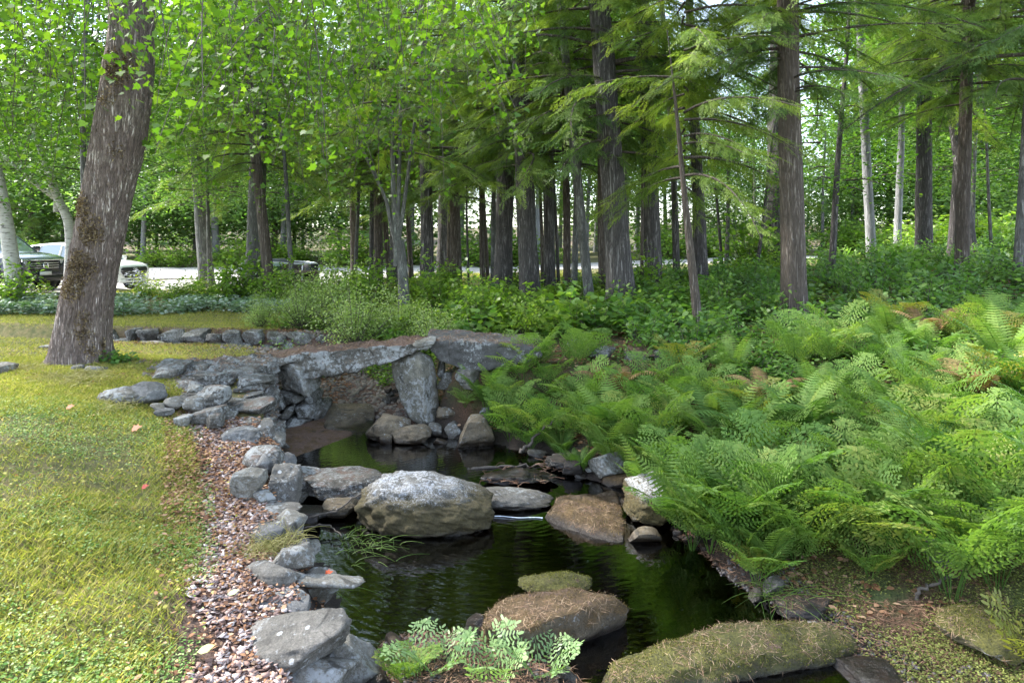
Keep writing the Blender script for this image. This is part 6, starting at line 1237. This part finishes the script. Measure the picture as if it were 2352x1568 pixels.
# white lip of water between the boulders
fm, t, b, o = new_mat('white_water'); b.inputs['Base Color'].default_value = (.75, .8, .85, 1); b.inputs['Roughness'].default_value = .15
P = np.array([(-.19 + .47 * s, 6.30 - .04 * s + .01 * math.sin(9 * s), .008) for s in np.linspace(0, 1, 30)]); V, F = tube_np(P, .0035 + .003 * np.abs(vnoise(np.stack([np.linspace(0, 12, 30)] * 3, 1), 3)), 6)
tag(obj('water_lip', mesh_np('water_lip', V, F, fm, smooth=True)), kind='structure')
# two small shelf mushrooms / white shells on the mossy boulder
# ------------------------------------------------------------------ cars, boat, picnic table, bin, chair
def polymat(name, col, rough=.3, metal=0, coat=0, spec=.5, emit=None):
    m, t, b, o = new_mat(name); b.inputs['Base Color'].default_value = (*col, 1); b.inputs['Roughness'].default_value = rough; b.inputs['Metallic'].default_value = metal
    b.inputs['Coat Weight'].default_value = coat; b.inputs['Specular IOR Level'].default_value = spec; return m
C_NAVY = polymat('navy_paint', (0.006, 0.009, 0.028), .25, .0, 1); C_WHITE = polymat('white_paint', (0.8, 0.8, 0.8), .35, 0, .8); C_GLASS = polymat('car_glass', (0.10, 0.14, 0.15), .03, .0, .5, .9)
C_BLACK = polymat('black_plastic', (0.015, 0.015, 0.016), .5); C_CHROME = polymat('chrome', (0.75, 0.76, 0.78), .15, 1); C_TYRE = polymat('tyre_rubber', (0.018, 0.018, 0.018), .85); C_RIM = polymat('alloy_rim', (0.45, 0.46, 0.47), .3, .9)
C_LAMP = polymat('headlamp_lens', (0.55, 0.58, 0.62), .08, .2, 1)
def car(name, label, loc, heading, paint, L_=4.55, W_=1.85, H_=1.68, grille='bars'):
    e = empty(name, loc, label, 'car', None, heading); hw = W_ / 2; x0 = -L_ / 2; x1 = L_ / 2
    # body: cross sections from tail to nose; each row is (x, half width, sill z, belt z, shoulder inset)
    st = [(x0, .80, .45, .95), (x0 + .08, .93, .32, 1.05), (x0 + .5, 1, .27, 1.08), (x0 + 1.6, 1, .25, 1.06), (0.3, 1, .25, 1.04), (x1 - 1.45, 1, .25, 1.03), (x1 - 1.0, 1, .26, 1.03), (x1 - .45, .97, .28, .97), (x1 - .15, .90, .3, .9), (x1 - .03, .80, .34, .82), (x1, .70, .42, .72)]
    V = []; F = []; n = 12
    for (x, kw, zs, zb) in st:
        w_ = hw * kw
        ring = [(0, zs), (.8 * w_, zs), (.97 * w_, zs + .08), (w_, (zs + zb) / 2 - .05), (w_ * .985, (zs + zb) / 2 + .12), (w_ * .93, zb - .03), (w_ * .82, zb + .015), (w_ * .45, zb + .045), (0, zb + .055)]
        full = ring + [(-y, z) for y, z in ring[-2:0:-1]]; n = len(full)
        V += [(x, y, z) for y, z in full]
    for i in range(len(st) - 1):
        for j in range(n): a = i * n + j; b_ = i * n + (j + 1) % n; F.append((a, b_, b_ + n, a + n))
    F.append(tuple(range(n))[::-1]); k = (len(st) - 1) * n; F.append(tuple(range(k, k + n)))
    me = bpy.data.meshes.new('body'); me.from_pydata(V, [], F); me.materials.append(paint); me.polygons.foreach_set('use_smooth', [True] * len(me.polygons)); body = obj('body', me, e)
    md = body.modifiers.new('s', 'SUBSURF'); md.levels = md.render_levels = 2
    # glasshouse and roof
    zb = 1.04; gh = [(x1 - 1.25, .82, 0.0), (x1 - 1.95, .72, H_ - zb - .06), (x1 - 2.3, .72, H_ - zb - .01), (x0 + 1.2, .72, H_ - zb), (x0 + .5, .70, H_ - zb - .08), (x0 + .12, .80, .02)]
    V = []; 
    for x, kw, h in gh: V += [(x, -hw * kw, zb + h - .02), (x, hw * kw, zb + h - .02)]
    def panel(nm, pts, mat, off=0.0, par=None, th=.012):
        me = bpy.data.meshes.new(nm); me.from_pydata(pts, [], [tuple(range(len(pts)))]); me.materials.append(mat); p_ = obj(nm, me, par or e)
        md = p_.modifiers.new('t', 'SOLIDIFY'); md.thickness = th; md.offset = 0; return p_
    bw = hw * .90
    roofp = [(x1 - 1.95, H_ - .06), (x1 - 2.35, H_), (-.2, H_ + .03), (x0 + 1.1, H_), (x0 + .45, H_ - .08)]
    V = []; F = []
    for x, z in roofp:
        V += [(x, -hw * .74, z - .07), (x, -hw * .66, z - .01), (x, 0, z + .03), (x, hw * .66, z - .01), (x, hw * .74, z - .07)]
    for i in range(4):
        for j in range(4): a = i * 5 + j; F.append((a, a + 1, a + 6, a + 5))
    me = bpy.data.meshes.new('roof'); me.from_pydata(V, [], F); me.materials.append(paint); rf = obj('roof', me, e); md = rf.modifiers.new('t', 'SOLIDIFY'); md.thickness = .04; md = rf.modifiers.new('s', 'SUBSURF'); md.levels = md.render_levels = 1
    t_ = hw * .72; zt = H_ - .08
    panel('windscreen', [(x1 - 1.2, -bw * .93, 1.04), (x1 - 1.12, 0, 1.06), (x1 - 1.2, bw * .93, 1.04), (x1 - 1.97, t_, zt), (x1 - 1.93, 0, zt + .05), (x1 - 1.97, -t_, zt)], C_GLASS)
    panel('rear_window', [(x0 + .18, -bw * .85, 1.1), (x0 + .18, bw * .85, 1.1), (x0 + .5, t_, zt - .03), (x0 + .5, -t_, zt - .03)], C_GLASS)
    for s in (-1, 1):
        panel('side_window', [(x1 - 1.35, s * bw, 1.06), (x1 - 2.02, s * t_ * 1.01, zt - .03), (-.05, s * t_ * 1.02, zt + .01), (-.05, s * bw * 1.01, 1.06)], C_GLASS)
        panel('side_window', [(-.12, s * bw * 1.01, 1.06), (-.12, s * t_ * 1.02, zt + .01), (x0 + 1.25, s * t_ * 1.01, zt - .01), (x0 + 1.05, s * bw, 1.08)], C_GLASS)
        panel('side_window', [(x0 + .98, s * bw, 1.08), (x0 + 1.18, s * t_ * 1.01, zt - .02), (x0 + .62, s * t_, zt - .06), (x0 + .32, s * bw * .92, 1.1)], C_GLASS)
        for (xa, ya, za, xb, yb, zb_) in ((x1 - 1.22, bw, 1.03, x1 - 1.99, t_, zt), (-.085, bw * 1.01, 1.04, -.085, t_ * 1.02, zt), (x0 + 1.0, bw, 1.06, x0 + 1.22, t_, zt), (x0 + .2, bw * .88, 1.06, x0 + .55, t_, zt - .04)):
            V, F = tube_np(np.array([(xa, s * ya, za), ((xa + xb) / 2, s * (ya + yb) / 2 + s * .01, (za + zb_) / 2), (xb, s * yb, zb_)]), .035, 6); obj('pillar', mesh_np('pillar', V, F, paint, smooth=True), e)
        bx_, F = boxv(-.09, -.11, -.07, .09, .11, .07); mi = obj('wing_mirror', mesh_np('wing_mirror', bx_, F, paint), e, (x1 - 1.42, s * (hw + .05), 1.12)); mi.modifiers.new('b', 'BEVEL').width = .035
        for xw in (x1 - .88, x0 + .88):
            V, F = tube_np(np.array([(0, -.11, 0), (0, -.10, 0), (0, .10, 0), (0, .11, 0)]), np.array([.30, .345, .345, .30]), 28); wh = obj('wheel', mesh_np('wheel', V, F, C_TYRE, smooth=True), e, (xw, s * (hw - .10), .345))
            mb = MB(); V, F = tube_np(np.array([(0, 0, 0), (0, s * .105, 0), (0, s * .112, 0)]), np.array([.23, .23, .20]), 24); mb.add(V, F)
            for a in range(5):
                th = a * 2 * math.pi / 5; V, F = boxv(-.025, 0, 0, .025, .012, .22); c_, s_ = math.cos(th), math.sin(th); V = np.stack([V[:, 0] * c_ + V[:, 2] * s_, V[:, 1] + s * .106, -V[:, 0] * s_ + V[:, 2] * c_], 1); mb.add(V, F)
            mb.build('rim', C_RIM, wh)
            V, F = tube_np(np.array([(0, 0, 0), (0, s * .015, 0)]), np.array([.42, .40]), 26); ar = obj('wheel_arch', mesh_np('wheel_arch', V, F, C_BLACK), e, (xw, s * (hw - .012), .38))
            V = np.array([(0.40 * math.cos(a), s * .004, .40 * math.sin(a)) for a in np.linspace(0, 2 * math.pi, 26, endpoint=False)]); me = mesh_np('wheel_well', V, np.array([list(range(26))]), C_BLACK); obj('wheel_well', me, e, (xw, s * (hw - .004), .38))
    # face of the car; the nose is the +x end
    def fbox(nm, x, y0, y1, z0, z1, mat, th=.03, par=None, bev=.012, sk=0.0):
        V, F = boxv(-th, y0, z0, 0, y1, z1); V[:, 0] -= sk * (V[:, 2] - z0); o_ = obj(nm, mesh_np(nm, V, F, mat), par or e, (x, 0, 0) if par is None else (0, 0, 0))
        if bev: o_.modifiers.new('b', 'BEVEL').width = bev
        return o_
    g = fbox('grille', x1 + .02, -.42, .42, .60, .82, C_BLACK, .1, bev=.02)
    if grille == 'bars':
        for z in (.64, .70, .76): fbox('grille_bar', 0, -.40, .40, z, z + .022, C_CHROME, .02, g).location.x = .012
        fbox('grille_bar', 0, -.62, .62, .835, .87, C_CHROME, .05, g).location.x = .0
        for y0, y1, z0, z1 in ((-.065, -.045, .65, .78), (.045, .065, .65, .78), (-.045, .045, .705, .725)): fbox('badge', 0, y0, y1, z0, z1, C_CHROME, .02, g, .004).location.x = .03
        th = np.linspace(0, 2 * math.pi, 5); P = np.array([(.02, .085 * math.cos(a + .785) * 1.15, .715 + .085 * math.sin(a + .785) * 1.1) for a in th]); V, F = tube_np(P, .009, 5); obj('badge', mesh_np('badge', V, F, C_CHROME), g)
    else:
        g.scale.z = 1.0
        V = np.array([(.03, -.50, .83), (.03, .50, .83), (.03, .56, .70), (.03, .38, .48), (.03, -.38, .48), (.03, -.56, .70)]); V2 = V - [.08, 0, 0]
        gm_ = mesh_np('grille_frame', np.concatenate([V, V2]), [np.array([[0, 1, 2, 3, 4, 5]]), np.array([[i, i + 6, (i + 1) % 6 + 6, (i + 1) % 6] for i in range(6)])], C_BLACK); obj('grille_frame', gm_, g)
        for z in (.54, .60, .66): fbox('grille_bar', 0, -.40, .40, z, z + .010, C_CHROME, .012, g, 0).location.x = .036
        # slanted oval emblem with a leaning letter
        P = np.array([(.045, .085 * math.cos(a), .765 + .045 * math.sin(a)) for a in np.linspace(0, 2 * math.pi, 24)]); V, F = tube_np(P, .007, 5); obj('badge', mesh_np('badge', V, F, C_CHROME), g)
        for a, b_ in (((-.035, -.032), (-.018, .034)), ((.018, -.034), (.035, .032)), ((-.028, -.008), (.028, .008))):
            V, F = tube_np(np.array([(.047, a[0], .765 + a[1]), (.047, b_[0], .765 + b_[1])]), .007, 5); obj('badge', mesh_np('badge', V, F, C_CHROME), g)
    fbox('bumper', x1 + .03, -.60, .60, .30, .46, C_BLACK if grille == 'bars' else paint, .14, bev=.04)
    fbox('air_intake', x1 + .035, -.40, .40, .36, .43, C_BLACK, .08, bev=.02)
    fbox('number_plate', x1 + .045, -.16, .16, .47, .56, polymat('plate_white', (.6, .62, .62), .5), .02, bev=0)
    for s in (-1, 1):
        V = np.array([(x1 - .02, s * .46, .74), (x1 - .02, s * .46, .83), (x1 - .30, s * (hw - .05), .90), (x1 - .33, s * (hw - .03), .78), (x1 - .10, s * .75, .72)]); panel('headlight', [tuple(p) for p in V], C_LAMP, th=.05)
        fbox('fog_lamp', x1 - .03, s * .62 - .09, s * .62 + .09, .50, .56, C_LAMP, .05, bev=.015)
    return e
X = -14.0; Y = 20.6; hd = math.radians(-14)
nose = np.array([-13.35, 19.2]); h_ = np.array([math.cos(hd), math.sin(hd)]); c_ = nose - h_ * 2.25
car('parked_car', 'dark blue sport utility car with a chromed grille parked at the left edge', (c_[0], c_[1], gz(*c_) + .10), hd, C_NAVY, 4.55, 1.86, 1.68, 'bars').scale = (1.1, 1.1, 1.1)
hd = math.radians(-15); nose = np.array([-13.1, 23.6]); h_ = np.array([math.cos(hd), math.sin(hd)]); c_ = nose - h_ * 2.2
car('parked_car', 'white sport utility car with a black grille parked behind the maple trunk', (c_[0], c_[1], gz(*c_) + .08), hd, C_WHITE, 4.48, 1.85, 1.65, 'hex')
# boat on low blocks
M_BOAT = plainmat('weathered_dark_hull', (0.10, 0.075, 0.06), .6, 0, .4, 5); M_BOATG = plainmat('grey_tarp', (0.2, 0.21, 0.26), .6, 0, .15, 4); M_ALU = plainmat('worn_aluminium', (0.6, 0.62, 0.65), .35, .6, .1)
bx, by = ray(665, 640, 20)[0], 20.0; bz = gz(bx, by)
e = empty('boat', (bx - .25, by, bz), 'weathered grey and brown open boat standing among the trees', 'boat', None, math.radians(-4))
V = []; nS = 12
for i in range(nS):
    s = i / (nS - 1); x = -.9 + 1.9 * s; kw = 1 if s < .6 else 1 - .55 * ((s - .6) / .4) ** 2; zk = .28 + .0 * s; zg = .98 - .10 * s
    V += [(x, -.62 * kw, zg), (x, -.55 * kw, zk + .12), (x, -.3 * kw, zk), (x, .3 * kw, zk), (x, .55 * kw, zk + .12), (x, .62 * kw, zg)]
F = [(i * 6 + j, i * 6 + j + 1, (i + 1) * 6 + j + 1, (i + 1) * 6 + j) for i in range(nS - 1) for j in range(5)] + [tuple(range(6)), tuple(range(nS * 6 - 6, nS * 6))[::-1]]
me = bpy.data.meshes.new('hull'); me.from_pydata(V, [], F); me.materials.append(M_BOAT); hl = obj('hull', me, e); md = hl.modifiers.new('t', 'SOLIDIFY'); md.thickness = .03
for s in (0, 5):
    P = np.array([V[i * 6 + s] for i in range(nS)]) + [0, 0, .01]; Vt, Ft = tube_np(P, .03, 6); obj('gunwale', mesh_np('gunwale', Vt, Ft, M_ALU, smooth=True), e)
Vt, Ft = boxv(-.92, -.66, .62, -.05, .66, 1.04); Vt[:, 2] += .05 * np.sin(Vt[:, 0] * 2); c = obj('cover', mesh_np('cover', Vt, Ft, M_BOATG), e); c.modifiers.new('b', 'BEVEL').width = .06
for x in (-.6, .5):
    Vt, Ft = boxv(x - .12, -.4, -.05, x + .12, .4, .28); obj('support_block', mesh_np('support_block', Vt, Ft, M_BOAT), e)
# picnic table before the boat
M_WOOD = plainmat('grey_brown_wood', (0.17, 0.12, 0.09), .8, 0, .35, 12)
px_, py_ = ray(672, 660, 18.2)[0], 18.2; e = empty('picnic_table', (px_, py_, gz(px_, py_)), 'old brown wooden picnic table in front of the boat', 'table', None, math.radians(6))
mb = MB()
for k in range(5): mb.add(*boxv(-.75, -.36 + k * .146, .70, .75, -.225 + k * .146, .735))
mb.build('tabletop', M_WOOD, e)
for s in (-1, 1):
    mb = MB()
    for k in range(2): mb.add(*boxv(-.75, s * .68 - .14 + k * .145, .42, .75, s * .68 - .005 + k * .145, .455))
    mb.build('bench', M_WOOD, e)
    mb = MB(); mb.add(*boxv(s * .58 - .02, -.8, .33, s * .58 + .02, .8, .42)); mb.build('brace', M_WOOD, e)
    for q in (-1, 1):
        V, F = boxv(-.02, -.05, 0, .02, .05, .74); V[:, 1] += q * (.62 - .5 * V[:, 2] / .74); V[:, 0] += s * .62; obj('leg', mesh_np('leg', V, F, M_WOOD), e)
# folding chair and green bin
cx_, cy_ = ray(713, 650, 18.6)[0], 18.6; e = empty('lawn_chair', (cx_, cy_, gz(cx_, cy_)), 'metal framed chair with a dark seat back right of the picnic table', 'chair', None, math.radians(10))
P = np.array([(-.22, 0, 0), (-.22, 0, .5), (-.22, .06, .86), (-.15, .08, .93), (.15, .08, .93), (.22, .06, .86), (.22, 0, .5), (.22, 0, 0)]); V, F = tube_np(P, .016, 6); obj('back_frame', mesh_np('back_frame', V, F, M_ALU), e)
P = np.array([(-.22, -.45, 0), (-.22, -.42, .42), (.22, -.42, .42), (.22, -.45, 0)]); V, F = tube_np(P, .016, 6); obj('front_frame', mesh_np('front_frame', V, F, M_ALU), e)
V, F = boxv(-.2, .03, .55, .2, .05, .9); obj('backrest', mesh_np('backrest', V, F, C_BLACK), e); V, F = boxv(-.22, -.43, .42, .22, .02, .46); obj('seat', mesh_np('seat', V, F, M_WOOD), e)
gx_, gy_ = ray(622, 660, 18.9)[0], 18.9; M_BIN = plainmat('green_plastic_bin', (0.03, 0.08, 0.05), .5, 0, .15, 3)
e = empty('bin', (gx_, gy_, gz(gx_, gy_)), 'green bin with a pale lid beside the thick grey pine', 'bin')
V, F = tube_np(np.array([(0, 0, 0), (0, 0, .05), (0, 0, .8), (0, 0, .85)]), [.22, .24, .28, .29], 20); obj('bin_body', mesh_np('bin_body', V, F, M_BIN, smooth=True), e)
V, F = tube_np(np.array([(0, 0, .85), (0, 0, .9), (0, 0, .94), (0, 0, .95)]), [.30, .30, .2, .01], 20); obj('lid', mesh_np('lid', V, F, plainmat('pale_green_lid', (.35, .45, .42), .5), smooth=True), e)
# white flowered aster by the white car
e = shrub('bright', 1, ray(333, 655, 18.5)[0], 18.5, .75, 'bushy white flowered aster in front of the white car', 'flower', None, 'flowering_plant')
mb = MB(); r = np.random.default_rng(4); n = 260; c = np.stack([r.normal(0, .28, n), r.normal(0, .25, n), r.uniform(.35, .8, n)], 1)
place(mb, T_BIG[0], T_BIG[1], c, np.stack([r.normal(size=n), r.normal(size=n), r.normal(0, .3, n)], 1), norm(np.stack([r.normal(0, .4, n), -np.ones(n) * .6, np.ones(n)], 1)), .055, .5); tag(mb.build('flowers', polymat('white_petal', (.7, .7, .78), .6), e), kind='stuff')
# fallen stump in the bushes
X, Y, Z = ground_hit(722, 695); R('stump', 'dark rotten stump among the sunlit bushes right of the boat', 706, 672, 746, 700, DARKR, zb=.86, D=.4, seed=190, cat='stump', box=.3, sub=4)
# pale mushrooms on the mossy boulder by the right edge
MM = polymat('mushroom_cap', (.7, .64, .52), .6)
for k, (dx, dy, sz, lab) in enumerate(((2296, 1447, .022, 'pale cut shell shaped mushroom on the green mossy boulder at the right'), (2286, 1462, .016, 'smaller white mushroom just below the shell shaped one'))):
    P0 = ray(dx, dy, 4.12); e = empty('mushroom', P0, lab, 'mushroom')
    V, F = tube_np(np.array([(0, 0, -.03), (0, 0, 0)]), [.006, .006], 8); obj('stem', mesh_np('stem', V, F, MM), e)
    V, F = tube_np(np.array([(0, 0, 0), (0, 0, .004), (0, 0, .012), (0, 0, .016)]), [sz * .6, sz, sz * .7, .001], 14); obj('cap', mesh_np('cap', V, F, MM, smooth=True), e)
